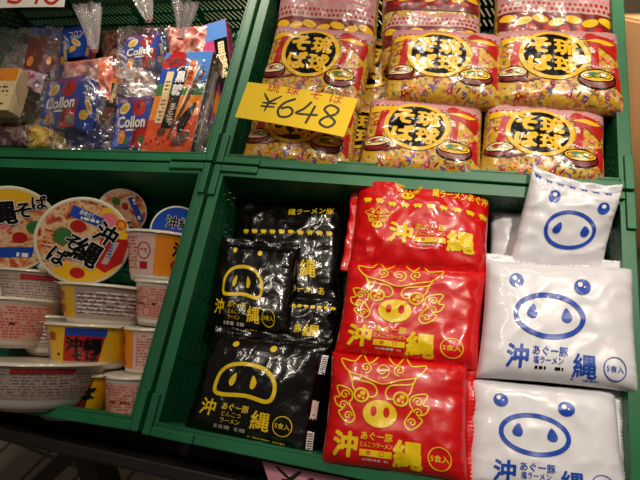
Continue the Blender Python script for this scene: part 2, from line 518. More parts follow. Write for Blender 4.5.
def red_words(A, ox=0, oy=0, k=1.0):
    y_ = 'p_yellow'
    q = lambda x, y: (ox + k * x, oy + k * y)
    A.text('沖', *q(-.66, -.51), .36 * k, y_, 2, .035); A.text('縄', *q(.2, -.56), .40 * k, y_, 2, .03)
    A.text('あぐー豚', *q(-.23, -.37), .12 * k, y_, 2, .014, width=.44 * k); A.text('とんこつラーメン', *q(-.23, -.485), .08 * k, y_, 2, .008, width=.44 * k)
    x, y = q(-.23, -.6); A.rect(x - .22 * k, y - .045 * k, x + .22 * k, y + .045 * k, y_, 2)
    A.text('辛', x - .1 * k, y, .075 * k, 'film_red', 3, .01); A.text('口', x + .08 * k, y, .075 * k, 'film_red', 3, .01)
    x, y = q(-.23, -.69); A.dashes(x - .22 * k, y - .02 * k, x + .22 * k, y + .02 * k, 1, 'p_grey', 2, .8, 8)

def art_red():
    A = Art(.045)
    shisa(A, -.21, 0.02, 1.0)
    red_words(A)
    A.ring(.62, -.55, .15, .15, .014, 'p_yellow'); A.text('5食入', .62, -.55, .1, 'p_yellow', 2, .008)
    A.dashes(.05, -.82, .4, -.79, 1, 'p_yellow', 2, .6, 2)
    return A.done()

def art_red_top():
    A = Art(.045)
    for i in range(10): art_small_pig(A, -.8 + i * .19, .27 + .10 * math.cos(i * .9) * (.4 if i < 3 else .05), .065, 'p_yellow')
    shisa(A, -.2, .48, .42, full=False)
    A.text('縄ラーメンあぐ沖', .56, .58, .2, 'p_yellow', 2, .02, width=.8)
    shisa(A, -.62, -.12, .34, full=False)
    red_words(A, .40, .27, 1.0)
    return A.done()

def art_white_flap():
    A = Art(.045)
    return A.done()

def soba_bowl(A, x, y, k, d=1):
    A.ell(x, y - .03 * k, .32 * k, .2 * k, 'p_black', 3); A.ell(x, y - .03 * k, .295 * k, .175 * k, 'p_darkred', 4)
    A.ell(x, y + .03 * k, .28 * k, .12 * k, 'p_gold' if d > 0 else 'p_cream', 5); A.ring(x, y + .03 * k, .28 * k, .12 * k, .02 * k, 'p_black', 6)
    for i in range(5): A.ring(x + (i - 2) * .07 * k, y + .03 * k + (i % 2) * .02 * k, .09 * k, .05 * k, .014 * k, 'p_green' if i % 2 else 'p_black', 6, 12)
    A.ell(x - .08 * k, y + .06 * k, .07 * k, .04 * k, 'p_red' if d < 0 else 'p_green', 7, 12)
    A.ell(x + .1 * k, y + .05 * k, .05 * k, .035 * k, 'p_white', 7, 12)

def art_soba():
    A = Art(.05)
    # pale dotted band at the top
    A.poly([(-.96, .47), (.96, .47), (.97, .78), (-.97, .78)], 'soba_band', 1)
    for r in range(3):
        for i in range(20):
            A.ell(-.92 + i * .094 + (r % 2) * .047, .51 + r * .075, .028, .024, 'p_pink' if r else 'p_red', 2, 8)
    # red gate pillars and roof
    A.poly([(-.93, .48), (-.2, .52), (-.2, .40), (-.93, .36)], 'p_gold', 2)
    A.poly([(-.74, .4), (-.60, .42), (-.66, -.12), (-.80, -.16)], 'p_red', 2)
    A.poly(catmull([(.44, .52), (.62, .56), (.92, .44), (.93, .2), (.88, .12), (.8, .26), (.62, .34), (.6, .05), (.56, -.14), (.46, -.1), (.5, .2)], 3, True), 'p_red', 2, (.58, .36))
    A.ell(.5, .53, .1, .085, 'p_red', 4); A.poly([(.4, .44), (.78, .36), (.9, .42), (.6, .48)], 'p_gold', 5)
    A.poly([(.8, -.1), (.93, .0), (.93, -.5), (.82, -.4)], 'p_red', 2)
    rd = random.Random(3)
    for i in range(44):
        x = rd.uniform(-.92, .92); y = rd.uniform(-.74, .42)
        if math.hypot((x + .1) / .62, (y - .12) / .52) < 1.0: continue
        A.flower(x, y, rd.uniform(.04, .075), rd.choice(['p_pink', 'p_purple', 'p_red', 'p_orange', 'p_white', 'p_magenta', 'p_pink']), layer=3)
    for i in range(16):
        x = rd.uniform(-.5, .6); y = rd.uniform(-.72, -.42)
        A.stroke([(x, y), (x + rd.uniform(-.06, .06), y + .05), (x + rd.uniform(-.08, .08), y + .09)], .016, rd.choice(['p_black', 'p_blue', 'p_green', 'p_purple']), 4, False, 2)
    A.ell(-.1, .12, .56, .49, 'p_gold', 6, 44)
    A.ell(-.1, .12, .485, .425, 'p_black', 7, 40)
    for t, x, y in (('そ', -.32, .3), ('ば', -.32, -.06), ('琉', .1, .29), ('球', .1, -.07)):
        A.text(t, x, y, .345, 'p_gold', 8, .055 if t in 'そば' else .034, sx=1.16)
    soba_bowl(A, .55, -.30, .92, 1)
    soba_bowl(A, -.74, -.26, .78, -1)
    for i in range(9): A.text('お', .36 + i * .048, -.1 + .02 * math.sin(i), .04, 'p_white', 7, .03)
    A.stroke([(-.62, -.42), (-.3, -.34)], .04, 'p_darkred', 5, False, 0)
    return A.done()

def art_soba_end():
    A = Art(.05)
    A.poly([(-.96, -.02), (.96, -.02), (.97, .78), (-.97, .78)], 'soba_band', 1)
    for q in range(8):
        for i in range(22):
            A.ell(-.93 + i * .086 + (q % 2) * .043, .05 + q * .095, .030, .032, 'p_pink' if q > 1 else 'p_red', 2, 8)
    A.rect(-.96, -.45, .96, -.02, 'p_darkred', 2)
    for i in range(7): A.ell(-.8 + i * .27, -.14 - .05 * (i % 2), .14, .07, 'p_gold', 3, 14, .3 if i % 2 else -.2); A.ell(-.68 + i * .27, -.3, .08, .05, 'p_red', 4, 10)
    return A.done()

def art_front_box():
    A = Art(.5)
    A.rect(-1, -1, 1, 1, 'p_blue', 1)
    A.poly([(-1, .75), (1, .75), (1, 1), (-1, 1)], 'p_purple', 2)
    A.ell(-.5, .55, .32, .22, 'p_cream', 3, 20, .4); A.ell(-.5, .55, .2, .12, 'p_gold', 4, 16, .4)
    A.ell(.35, .55, .4, .33, 'p_red', 3, 22); A.ell(.3, .62, .1, .08, 'p_darkred', 4, 12)
    A.poly([(.05, -1), (.95, -1), (.95, .1), (.2, .1)], 'p_red', 3); A.poly([(.12, -.95), (.35, -.95), (.4, .05), (.2, .05)], 'p_darkred', 4)
    A.rect(.55, -.9, .85, -.55, 'p_green', 4)
    A.ell(-.5, -.6, .22, .28, 'p_orange', 4, 18); A.ell(-.75, -.8, .2, .16, 'p_skyblue', 3, 14); A.ell(-.2, -.75, .12, .2, 'p_green', 3, 12)
    A.text('Collon', 0, .0, .62, 'p_white', 6, .03, width=1.6); A.text('Collon', .03, -.04, .62, 'p_darkred', 5, .045, width=1.66)
    A.rect(-.3, -.36, .3, -.28, 'p_white', 4)
    A.text('Glico', -.62, .86, .2, 'p_white', 6, .01)
    return A.done()

def art_side_box():
    A = Art(.5)
    A.rect(-1, -1, 1, 1, 'p_blue', 1)
    A.text('コロン', 0, .5, .5, 'p_white', 4, .03, width=1.5)
    A.ell(.1, -.05, .55, .2, 'p_cream', 3, 20, -.4); A.ell(.1, -.05, .4, .1, 'p_gold', 4, 16, -.4); A.ell(-.3, -.45, .5, .2, 'p_gold', 3, 20, .1)
    A.rect(-.5, .22, .5, .28, 'p_white', 3)
    return A.done()

def art_sugar():
    A = Art(.5)
    A.rect(-1, -1, 1, 1, 'box_orange', 1)
    A.rect(-1, .35, 1, 1, 'p_skyblue', 2); A.rect(-1, .0, 1, .4, 'p_green', 2); A.poly([(-1, -.4), (1, -.3), (1, .1), (-1, .1)], 'p_orange', 3)
    A.poly([(-1, .35), (-.2, .35), (.0, .75), (-1, .8)], 'p_blue', 3)
    A.ell(-.45, .86, .42, .17, 'p_red', 4); A.ell(-.8, .78, .25, .12, 'p_red', 4); A.ell(-.2, .78, .22, .10, 'p_red', 4); A.ell(-.45, .82, .14, .06, 'p_darkred', 5)
    A.rect(-.72, -.45, -.42, .6, 'p_cream', 5); A.dashes(-.66, -.42, -.48, .5, 12, 'p_darkred', 6, .5, 3)
    A.poly([(-.42, -.55), (.05, -.55), (.12, .68), (-.3, .68)], 'p_black', 5)
    A.text('黒', -.1, .48, .24, 'p_white', 7, .03, sx=1.75); A.text('糖', -.12, .22, .24, 'p_white', 7, .03, sx=1.75)
    A.dashes(-.2, -.5, -.02, -.05, 9, 'p_cream', 7, .5, 6)
    A.rect(.15, .25, .48, .82, 'p_orange', 6); A.text('沖', .31, .7, .12, 'p_red', 8, .02, sx=1.9); A.text('縄', .31, .57, .12, 'p_red', 8, .02, sx=1.9); A.text('限', .31, .44, .12, 'p_red', 8, .02, sx=1.9); A.text('定', .31, .32, .12, 'p_red', 8, .02, sx=1.9)
    A.stroke([(.85, .6), (.4, .0), (.0, -.75)], .12, 'p_brown', 7, False, 4); A.stroke([(.6, .7), (.35, .2), (.2, -.3)], .08, 'p_cream', 6, False, 4)
    A.poly(catmull([(.3, -.35), (.75, -.05), (.8, -.2), (.5, -.6), (.28, -.6)], 4, True), 'p_black', 8)
    A.ell(.5, -.75, .35, .14, 'p_brown', 6, 16, .2); A.ell(-.35, -.62, .18, .08, 'p_brown', 6, 14)
    for i in range(10): A.ell(-.85 + i * .17, -.85 + .05 * (i % 3), .06, .03, 'p_red', 5, 8)
    return A.done()

def art_lid(kind):
    A = Art(.1)
    A.ell(0, 0, 1, 1, 'lid_rim', 1, 48)
    A.ell(0, 0, .955, .955, 'noodle_photo', 2, 48)
    n = 30
    if kind == 0:
        a0, a1 = -2.1, 1.35
    else:
        a0, a1 = 1.0, 2.9
    pts = [(.955 * math.cos(a0 + (a1 - a0) * i / n), .955 * math.sin(a0 + (a1 - a0) * i / n)) for i in range(n + 1)]
    inn = [(.60 * math.cos(a1 - (a1 - a0) * i / n) + .05, .62 * math.sin(a1 - (a1 - a0) * i / n)) for i in range(n + 1)]
    vs = pts + inn[::-1]; fs = []
    for i in range(n): fs += [(i, i + 1, n + 2 + i), (i, n + 2 + i, n + 1 + i)]
    A.put(vs, [(c, b, a) if False else (a, b, c) for a, b, c in fs], 'p_gold', 3)
    if kind == 0:
        A.poly([(.35, .15), (.95, .28), (.93, -.3), (.62, -.62), (.3, -.5)], 'p_red', 4)
        A.poly([(.62, .15), (.75, .15), (.62, -.42), (.48, -.42)], 'p_grey', 5); A.dashes(.56, -.35, .66, .1, 6, 'p_blue', 6, .5, 2)
        A.ell(.68, .58, .14, .12, 'p_orange', 5); A.ring(.68, .58, .1, .1, .03, 'p_red', 6, 14)
        A.ell(.4, .62, .2, .16, 'p_pink', 4); A.ell(-.2, .3, .17, .14, 'p_red', 4); A.ell(-.45, .0, .2, .2, 'p_green', 4); A.ell(.05, -.75, .16, .12, 'p_red', 5)
        A.poly([(-.45, .5), (.25, .4), (.28, .62), (-.42, .76)], 'p_blue', 5); A.text('豚骨だし', -.08, .62, .12, 'p_white', 6, .01, -.12, width=.34); A.dashes(-.35, .47, .2, .55, 1, 'p_white', 6, .8, 2)
        A.dashes(-.82, -.35, -.6, .1, 5, 'p_red', 4, .35, 7)
        gl = (('沖', .42, .28, .52), ('縄', .14, -.24, .62), ('そ', -.22, -.08, .40), ('ば', -.42, -.46, .44)); r = -.3
    else:
        A.poly([(-1, .1), (-.7, .75), (-.4, .62), (-.6, .1)], 'p_red', 4)
        A.ell(.2, -.18, .16, .13, 'p_red', 4); A.ell(.5, .1, .2, .16, 'p_green', 4); A.ell(-.2, .1, .14, .12, 'p_pink', 4)
        A.poly([(-.6, -.75), (.5, -.62), (.52, -.38), (-.62, -.5)], 'p_blue', 5); A.dashes(-.5, -.66, .42, -.52, 1, 'p_white', 6, .7, 5)
        A.dashes(.62, .0, .85, .55, 6, 'p_pink', 4, .35, 7)
        gl = (('そ', .2, .48, .42), ('ば', .5, .72, .36), ('縄', -.22, .36, .6), ('沖', -.62, .0, .5)); r = .25
    for t, x, y, s in gl:
        A.text(t, x, y, s, 'p_white', 7, .06, r); A.text(t, x, y, s, 'p_black', 8, .028, r)
    if kind == 0:
        A.dashes(-.3, .88, .35, .92, 1, 'p_brown', 5, .8, 4)
    return A.done()

# labels that wrap round cups: x in [-1,1] is the visible half turn, y in [0,1] is the height
def art_cup(kind):
    A = Art(.12)
    if kind == 'pink':
        A.rect(-1, .16, 1, .88, 'p_coralpaper', 1)
        A.dashes(-.55, .2, .95, .84, 11, 'p_coral', 2, .6, 3); A.dashes(-.3, .46, .5, .52, 1, 'p_darkred', 3, .8, 4)
        A.rect(-1, .12, -.55, .88, 'p_orange', 2)
    elif kind == 'side':
        A.rect(-1, .14, 1, .94, 'p_palepink', 1)
        A.dashes(-.95, .22, -.12, .88, 10, 'p_coral', 2, .55, 5); A.rect(-.86, .2, -.72, .34, 'p_red', 3); A.ring(.02, .6, .12, .16, .02, 'p_red', 3); A.dashes(-.05, .55, .09, .65, 2, 'p_red', 4, .5, 2); A.rect(-.06, .24, .1, .38, 'p_red', 3)
        A.rect(.22, .14, .8, .94, 'p_orange', 2); A.text('沖', .62, .68, .3, 'p_black', 4, .03, sx=.75); A.ell(.62, .36, .1, .12, 'p_red', 3)
    elif kind == 'front':
        A.rect(-1, .14, 1, .94, 'p_palepink', 1); A.dashes(-.0, .2, .95, .88, 11, 'p_coral', 2, .55, 9)
        A.rect(-.95, .14, -.1, .94, 'p_orange', 2); A.text('沖', -.55, .7, .34, 'p_darkred', 4, .03, sx=.8); A.text('そ', -.5, .38, .26, 'p_red', 4, .03, sx=.8); A.rect(-.75, .2, -.35, .28, 'p_red', 3)
    elif kind == 'grey':
        A.rect(-1, .28, 1, .95, 'p_grey', 1); A.dashes(-.95, .32, .95, .9, 13, 'p_palepink', 2, .4, 12); A.dashes(-.95, .34, .95, .88, 9, 'p_darkgrey', 3, .3, 13)
        A.rect(.15, .8, .7, .9, 'p_red', 3); A.poly([(-.5, .5), (-.35, .8), (-.2, .5), (-.3, .3), (-.42, .3)], 'p_white', 4)
    elif kind == 'panel':
        A.rect(-1, .2, -.35, .95, 'p_grey', 1); A.dashes(-.95, .26, -.45, .9, 6, 'p_red', 2, .35, 14)
        A.rect(-.38, .2, .95, .95, 'p_gold', 1); A.poly([(-.05, .22), (.5, .22), (.55, .92), (-.0, .92)], 'p_red', 2); A.rect(.0, .76, .55, .92, 'p_blue', 3)
        A.text('沖縄', .26, .58, .3, 'p_black', 4, .03, sx=.85); A.text('そば', .3, .34, .24, 'p_black', 4, .03, sx=.85)
        A.text('金', -.25, .74, .2, 'p_red', 3, .02); A.dashes(-.34, .3, -.1, .4, 1, 'p_black', 3, .5, 2)
    elif kind == 'panel_left':
        A.rect(-1, .2, -.1, .95, 'p_gold', 1); A.rect(-.9, .22, -.66, .92, 'p_red', 2); A.text('金', -.42, .72, .26, 'p_red', 3, .02); A.text('そ', -.4, .4, .24, 'p_red', 3, .02)
        A.rect(-.1, .2, 1, .95, 'p_grey', 1); A.dashes(-.05, .3, .95, .85, 6, 'p_white', 2, .35, 21); A.dashes(-.05, .28, .95, .8, 6, 'p_darkred', 3, .25, 22)
    elif kind == 'red':
        A.rect(-1, .2, 1, .95, 'p_gold', 1); A.poly([(-.75, .2), (.55, .2), (.6, .95), (-.7, .95)], 'p_darkred', 2)
        A.text('沖', -.35, .62, .34, 'p_black', 4, .03); A.text('縄', .0, .62, .34, 'p_black', 4, .03); A.text('そば', .4, .6, .28, 'p_black', 4, .03); A.rect(-.5, .25, .3, .36, 'p_red', 3)
        A.dashes(-.6, .8, .5, .9, 1, 'p_white', 4, .6, 3)
    return A.done()

# ------------------------------------------------------------------ pouches
def pouch(name, label, cat, quad, T, base, art, seed, group=None, wr=0.0016, n=4.5, hh=0.82, inset=0.03, sag=0.0, pucker=1.0, seals=(), sealmat=None, grid=56, barcode=False, ext=0.012, face=None):
    """quad = TL, TR, BR, BL of the front outline in the stand frame; the bag lies behind it"""
    TL, TR, BR, BL = [at(q[0], q[1], q[2] - T * .12) for q in quad]
    c = (TL + TR + BR + BL) / 4
    x = ((TR + BR) - (TL + BL)).normalized(); y = ((TL + TR) - (BL + BR))
    m = frame(c, x, y); mi = m.inverted()
    L = [mi @ p for p in (TL, TR, BR, BL)]
    off = Vector((seed * 3.1, seed * 1.7, seed * 5.3))
    W = ((TR - TL).length + (BR - BL).length) / 4; H = ((TL - BL).length + (TR - BR).length) / 4
    def env(a): return max(0.0, 1 - abs(a) ** n) ** .5
    def outl(a, b):
        a2 = a * (1 - inset * (1 - b * b)); b2 = b * (1 - inset * (1 - a * a)) - sag * (1 - a ** 4) * max(0, b) ** 2
        s, t = (a2 + 1) / 2, (b2 + 1) / 2
        return (L[3] * (1 - s) + L[2] * s) * (1 - t) + (L[0] * (1 - s) + L[1] * s) * t
    def S(a, b, e=0.0, side=1):
        p = outl(a, b)
        h = env(a) * env(b)
        q = Vector((a * W * 1.0, b * H, 0)) + off * (1 if side > 0 else 2)
        wv = noise.noise(q * 22) * 1.3 + (.5 - abs(noise.noise(q * 34 + Vector((9, 2, 1)))) * 1.8) * 0.9 + noise.noise(q * 70) * .35
        edge = max(abs(a), abs(b)) ** 5
        pk = (abs(noise.noise(Vector((q.x * 75, q.y * 18, off.z)))) if abs(b) > abs(a) else abs(noise.noise(Vector((q.x * 18, q.y * 75, off.z))))) * edge * 2.4 * pucker
        dz = side * (T * .5 * h) + (wv - pk * side) * wr * (min(1, h * 1.6)) * 1.4
        # outer seam ripples
        if h < .5: dz += (1 - h * 2) * wr * 1.6 * noise.noise(Vector((q.x * 40, q.y * 40, 3.0)))
        return Vector((p.x, p.y, dz - T * .38 + side * e))
    g = G(); N = grid
    ts = [math.copysign(abs(t) ** .72, t) for t in [-1 + 2 * i / N for i in range(N + 1)]]
    M_ = N + 1
    front = [S(a, b) for b in ts for a in ts]
    g.add(front, [(j * M_ + i, j * M_ + i + 1, (j + 1) * M_ + i + 1, (j + 1) * M_ + i) for j in range(N) for i in range(N)], base)
    N2 = N // 2; t2 = ts[::2]; M2 = N2 + 1
    # back shell, made from the coarser grid with the same border
    back = [S(a, b, 0, -1) if abs(a) < 1 and abs(b) < 1 else S(a, b) for b in ts for a in ts]
    g.add(back, [((j + 1) * M_ + i, (j + 1) * M_ + i + 1, j * M_ + i + 1, j * M_ + i) for j in range(N) for i in range(N)], base)
    if art: stamp(g, art, lambda a, b, e: S(max(-1, min(1, a)), max(-1, min(1, b / hh)), e), .00014, base=.0009)
    if label is None: nm = name
    if seals or barcode:
        root = thing(name, label, cat, RACK @ m, group)
        o = g.build('pouch', root, smooth=True)
        for sd in seals:
            k = G(); nn = 60; vs = []
            for i in range(nn + 1):
                t = -1 + 2 * i / nn
                for j in range(4):
                    r = j / 3 * ext
                    z = .0012 * math.sin(i * PI * .9) * (1 if j else 0) + .004 * noise.noise(Vector((t * 4 + seed, r * 90, 1.0))) * (j / 3) * 2
                    if sd in 'LR':
                        p = S(1 if sd == 'R' else -1, t); d = Vector((1 if sd == 'R' else -1, 0, 0))
                    else:
                        p = S(t, 1 if sd == 'T' else -1); d = Vector((0, 1 if sd == 'T' else -1, 0))
                    p = p + d * (r - .001); p.z += z
                    vs.append(p)
            k.add(vs, [(i * 4 + j, (i + 1) * 4 + j, (i + 1) * 4 + j + 1, i * 4 + j + 1) for i in range(nn) for j in range(3)], sealmat or base)
            ob = k.build('crimped_seal', root, smooth=True)
            sm = ob.modifiers.new('thick', 'SOLIDIFY'); sm.thickness = .0004
        if barcode:
            k = G(); A = Art(.06)
            A.rect(.885, -.88, .99, .84, 'p_black', 2); A.rect(.9, .45, .985, .8, 'p_white', 3); A.rect(.9, -.35, .985, -.02, 'p_palepink', 3); A.rect(.9, -.85, .985, -.55, 'p_white', 3)
            for i in range(9): A.rect(.91, .47 + i * .035, .975, .485 + i * .035, 'p_black', 4)
            for i in range(7): A.rect(.91, -.84 + i * .04, .975, -.82 + i * .04, 'p_darkred', 4)
            A.done(); stamp(k, A, lambda a, b, e: S(a, b, e))
            ob = k.build('barcode_strip', root, smooth=True); ob['label'] = 'white and pink barcode strip'
        return root
    o = g.build(name, None, smooth=True, matrix=RACK @ m)
    return tag(o, label, cat, group)

def QA(*p): return [at(*q) for q in p]
def Q(*p): return p

# ------------------------------------------------------------------ crates
CW, CD, CH = 0.622, 0.4205, 0.128
RIM = 0.017
def crate(cu, cv, label, shear=0.0):
    """cu, cv = centre of the crate mouth in the stand frame"""
    m = RACK @ Matrix.Translation((cu, cv, -CH))
    root = thing('plastic_crate', label, 'crate', m, 'green ventilated crates')
    hw, hd = CW / 2 - .0015, CD / 2 - .0015
    sh = lambda p: Vector((p[0], p[1] + shear * (p[0]), p[2]))
    def fin(g): g.v = [tuple(sh(v)) for v in g.v]; return g
    # rim: lip with a raised, wider section at every corner
    g = G()
    z1 = CH
    def ringpart(x0, y0, x1, y1, z, t): g.box(((x0 + x1) / 2, (y0 + y1) / 2, z - t / 2), ((x1 - x0) / 2, (y1 - y0) / 2, t / 2), 'green')
    for s in (-1, 1):
        ringpart(*sorted((s * (hw - RIM), s * hw))[:1], -hd, sorted((s * (hw - RIM), s * hw))[1], hd, z1 - .001, .004)
        a, b = sorted((s * (hw - .0035), s * hw)); ringpart(a, -hd, b, hd, z1 - .005, .020)
        a, b = sorted((s * (hw - RIM), s * (hw - RIM + .003))); ringpart(a, -hd + RIM, b, hd - RIM, z1 - .005, .012)
        a, b = sorted((s * (hd - RIM), s * hd)); ringpart(-hw + RIM, a, hw - RIM, b, z1 - .001, .004)
        a, b = sorted((s * (hd - .0035), s * hd)); ringpart(-hw, a, hw, b, z1 - .005, .022)
        for r in (-1, 1):
            # corner shoulders
            a, b = sorted((s * (hw - .012), s * (hw - .0002))); c, d = sorted((r * (hd - .055), r * (hd - .0002))); ringpart(a, c, b, d, z1 + .004, .006)
            a, b = sorted((s * (hw - .075), s * (hw - .0125))); c, d = sorted((r * (hd - .012), r * (hd - .0002))); ringpart(a, c, b, d, z1 + .004, .006)
    fin(g).build('rim', root, bevel=.0016)
    # floor panel: grid of ribs over a thin sheet
    g = G(); iw, idp = hw - RIM, hd - RIM
    g.box((0, 0, .003), (iw, idp, .0015), 'green')
    for i in range(25): g.box((-iw + iw * 2 * i / 24, 0, .0058), (.0015, idp - .004, .0013), 'green')
    for i in range(17): g.box((0, -idp + idp * 2 * i / 16, .0058), (iw - .004, .0015, .0013), 'green')
    fin(g).build('crate_floor', root)
    # walls: slanted slots between rails
    def wall(P0, P1, tall):
        g = G(); P0 = Vector(P0); P1 = Vector(P1); L = (P1 - P0).length; d = (P1 - P0) / L
        rows = [.004, .032, .060, .088, CH - .008] if tall else [.004, .036, .056, .076, .096, CH - .008]
        pitch, bw = (.0105, .0056) if tall else (.0125, .0100)
        for k, z in enumerate(rows):
            g.bar(P0 + Vector((0, 0, z)), P1 + Vector((0, 0, z)), .0028, .016 if k in (0, len(rows) - 1) else .006, 'green')
        for k in range(len(rows) - 1):
            z0, z1_ = rows[k], rows[k + 1]
            nb = int(L / pitch); w_ = bw
            if k == 0 and not tall: w_ = .0122
            for i in range(nb + 1):
                s0 = L * i / nb; s1 = min(L, max(0, s0 - .011 * (z1_ - z0) / .02))
                g.bar(P0 + d * s0 + Vector((0, 0, z0)), P0 + d * s1 + Vector((0, 0, z1_)), .0022, w_, 'green', up=d)
        for s in (0.0, .25, .5, .75, 1.0):
            q = P0.lerp(P1, s); g.bar(q + Vector((0, 0, .002)), q + Vector((0, 0, CH - .005)), .0034, .012, 'green', up=d)
        fin(g).build('slotted_wall', root)
    wall((-iw, idp, 0), (iw, idp, 0), cv > 0); wall((-iw, -idp, 0), (iw, -idp, 0), False)
    wall((-iw, -idp, 0), (-iw, idp, 0), False); wall((iw, -idp, 0), (iw, idp, 0), False)
    return root

SHL = .042
crate(.0025 + CW / 2, -CD / 2, 'green plastic crate at lower right holding black, red and white noodle bags')
crate(.0025 + CW / 2, CD / 2 + .0005, 'green plastic crate at upper right full of yellow soba packs')
crate(-CW / 2 - .001, -CD / 2 - .011, 'green plastic crate at lower left holding cup and bowl noodles', SHL)
crate(-CW / 2 - .001, CD / 2 - .0105, 'green plastic crate at upper left holding boxed and bagged snacks', SHL)

# ------------------------------------------------------------------ stand
def W_(u, v, w): return RACK @ Vector((u, v, w))
stand = thing('display_stand', 'dark metal sloping stand carrying the four green crates', 'display stand', Matrix.Translation((0, 0, 0)))
g = G()
for v in (-.395, -.22, -.03, .04, .2, .40):
    g.bar(W_(-.66, v, -.1434), W_(.66, v, -.1434), .03, .03, 'black_steel', up=RACK.to_3x3() @ Vector((0, 0, 1)))
g.build('shelf_rail', stand, bevel=.002)
g = G(); g.bar(W_(-.68, -.462, -.098), W_(.68, -.462, -.098), .018, .13, 'black_steel', up=RACK.to_3x3() @ Vector((0, 0, 1)))
g.bar(W_(-.68, -.4375, -.148), W_(.68, -.4375, -.148), .031, .03, 'black_steel', up=RACK.to_3x3() @ Vector((0, 0, 1)))
g.build('front_stop', stand, bevel=.003)
for u in (-.645, -.245, .645):
    g = G(); g.bar(W_(u, -.47, -.176), W_(u, .45, -.176), .035, .035, 'black_steel', up=RACK.to_3x3() @ Vector((0, 0, 1)))
    g.build('side_rail', stand, bevel=.002)
for u, v in ((-.645, -.42), (-.245, -.42), (.645, -.42), (-.645, .42), (.645, .42)):
    p = W_(u, v, -.196); g = G(); g.bar((p.x, p.y, 0.0), (p.x, p.y, p.z + .004), .05, .05, 'black_steel', up=(0, 1, 0))
    lg = g.build('leg', stand, bevel=.003)
g = G(); a = W_(-.245, -.42, -.196); b = W_(-.645, -.42, -.196)
g.bar((a.x - .02, a.y, a.z - .1), (b.x + .02, b.y, .12), .03, .03, 'black_steel'); g.build('diagonal_brace', stand, bevel=.002)

# ------------------------------------------------------------------ floor, wall
g = G(); g.add([(-4, -3, 0), (4, -3, 0), (4, 4, 0), (-4, 4, 0)], [(0, 1, 2, 3)], 'floor'); tag(g.build('floor'), kind='structure')
g = G(); g.box((0, 2.6, 1.4), (4, .05, 1.4), 'wall_paint'); tag(g.build('wall_back'), kind='structure')

# ------------------------------------------------------------------ bags, lower right crate
AW, AB, AR, ART_, ASO = art_white(), art_black(), art_red(), art_red_top(), art_soba()
ASE = art_soba_end()
ABB, ABL = art_black_back(), art_black_low()
gB = 'black noodle bags'; gR = 'red noodle bags'; gW = 'white noodle bags'; gS = 'yellow soba packs'

pouch('noodle_bag', 'black noodle bag furthest back, with a line of tiny yellow pigs', 'noodle bag',
      Q((233, 196, -.055), (346, 196, -.055), (342, 322, -.065), (226, 312, -.065)), .045, 'film_black', ABB, 1, gB, wr=.0022, seals='T', hh=.95)
pouch('noodle_bag', 'crumpled black noodle bag between the front black bag and the furthest one', 'noodle bag',
      Q((262, 292, -.050), (340, 298, -.050), (332, 378, -.055), (245, 372, -.055)), .035, 'film_black', ABL, 2, gB, wr=.0024, hh=.9)
pouch('noodle_bag', 'black noodle bag with small yellow pig snout, left against the crate wall', 'noodle bag',
      Q((217, 239, -.030), (296, 247, -.030), (288, 345, -.034), (200, 330, -.034)), .04, 'film_black', AB, 3, gB, wr=.002, seals='T')
pouch('noodle_bag', 'front black noodle bag with large yellow pig snout and barcode strip on its edge', 'noodle bag',
      Q((208, 330, -.004), (331, 344, -.010), (310, 461, -.010), (178, 430, -.010)), .05, 'film_black', AB, 4, gB, wr=.0018, seals='TB', barcode=True)

pouch('noodle_bag', 'top red noodle bag, tipped up, showing a row of tiny yellow pigs', 'noodle bag',
      Q((357, 170, .005), (493, 189, .005), (490, 276, .012), (346, 266, .012)), .06, 'film_red', ART_, 5, gR, wr=.0026, seals='L')
pouch('noodle_bag', 'middle red noodle bag with yellow lion-pig face', 'noodle bag',
      Q((347, 258, .010), (489, 268, .010), (480, 371, .012), (332, 352, .012)), .045, 'film_red', AR, 6, gR, n=7, seals='B')
pouch('noodle_bag', 'lowest red noodle bag with yellow lion-pig face, lying over the front rim', 'noodle bag',
      Q((330, 349, .016), (471, 361, .016), (470, 486, .018), (318, 464, .018)), .050, 'film_red', AR, 7, gR, n=7, seals='R')
pouch('noodle_bag', 'greyish white noodle bag underneath, seen beside the tipped white bag', 'noodle bag',
      Q((492, 205, -.04), (612, 215, -.04), (606, 300, -.045), (488, 296, -.045)), .04, 'film_white', None, 8, gW, wr=.003)
def art_white_face():
    A = Art(.045); b = 'p_blue'
    for x, y in ((-.42, .52), (.66, .45)):
        A.ell(x, y, .13, .14, b, 2); A.ell(x - .0, y + .04, .05, .05, 'p_white', 3, 12)
    A.ring(.08, -.12, .52, .36, .075, b, 2, 40, 0)
    for x, d in ((-.2, 1), (.4, -1)):
        A.poly(catmull([(x + .03 * d, -.0), (x + .09, -.09), (x + .06, -.2), (x - .03, -.22), (x - .09, -.14)], 4, True), b, 2)
    for i in range(7): art_small_pig(A, -.85 + i * .26, .88, .085, b)
    return A.done()
pouch('noodle_bag', 'top white noodle bag tipped upright with pointed corners and blue pig face', 'noodle bag',
      Q((534, 168, .035), (626, 190, .035), (604, 272, .0), (508, 266, .0)), .035, 'film_white', art_white_face(), 9, gW, wr=.002, seals='T', ext=.012, hh=.9, sag=.13)
pouch('noodle_bag', 'middle white noodle bag with large blue pig face', 'noodle bag',
      Q((488, 256, .018), (638, 264, .018), (645, 392, .020), (478, 376, .020)), .05, 'film_white', AW, 10, gW, n=7, hh=.77, wr=.0012, seals='T', pucker=.7)
pouch('noodle_bag', 'lowest white noodle bag with blue pig face, cut off at the bottom of the view', 'noodle bag',
      Q((471, 375, .004), (620, 389, .004), (635, 507, .006), (466, 488, .006)), .05, 'film_white', AW, 11, gW, n=7, hh=.77, wr=.0012, seals='R', pucker=.7)

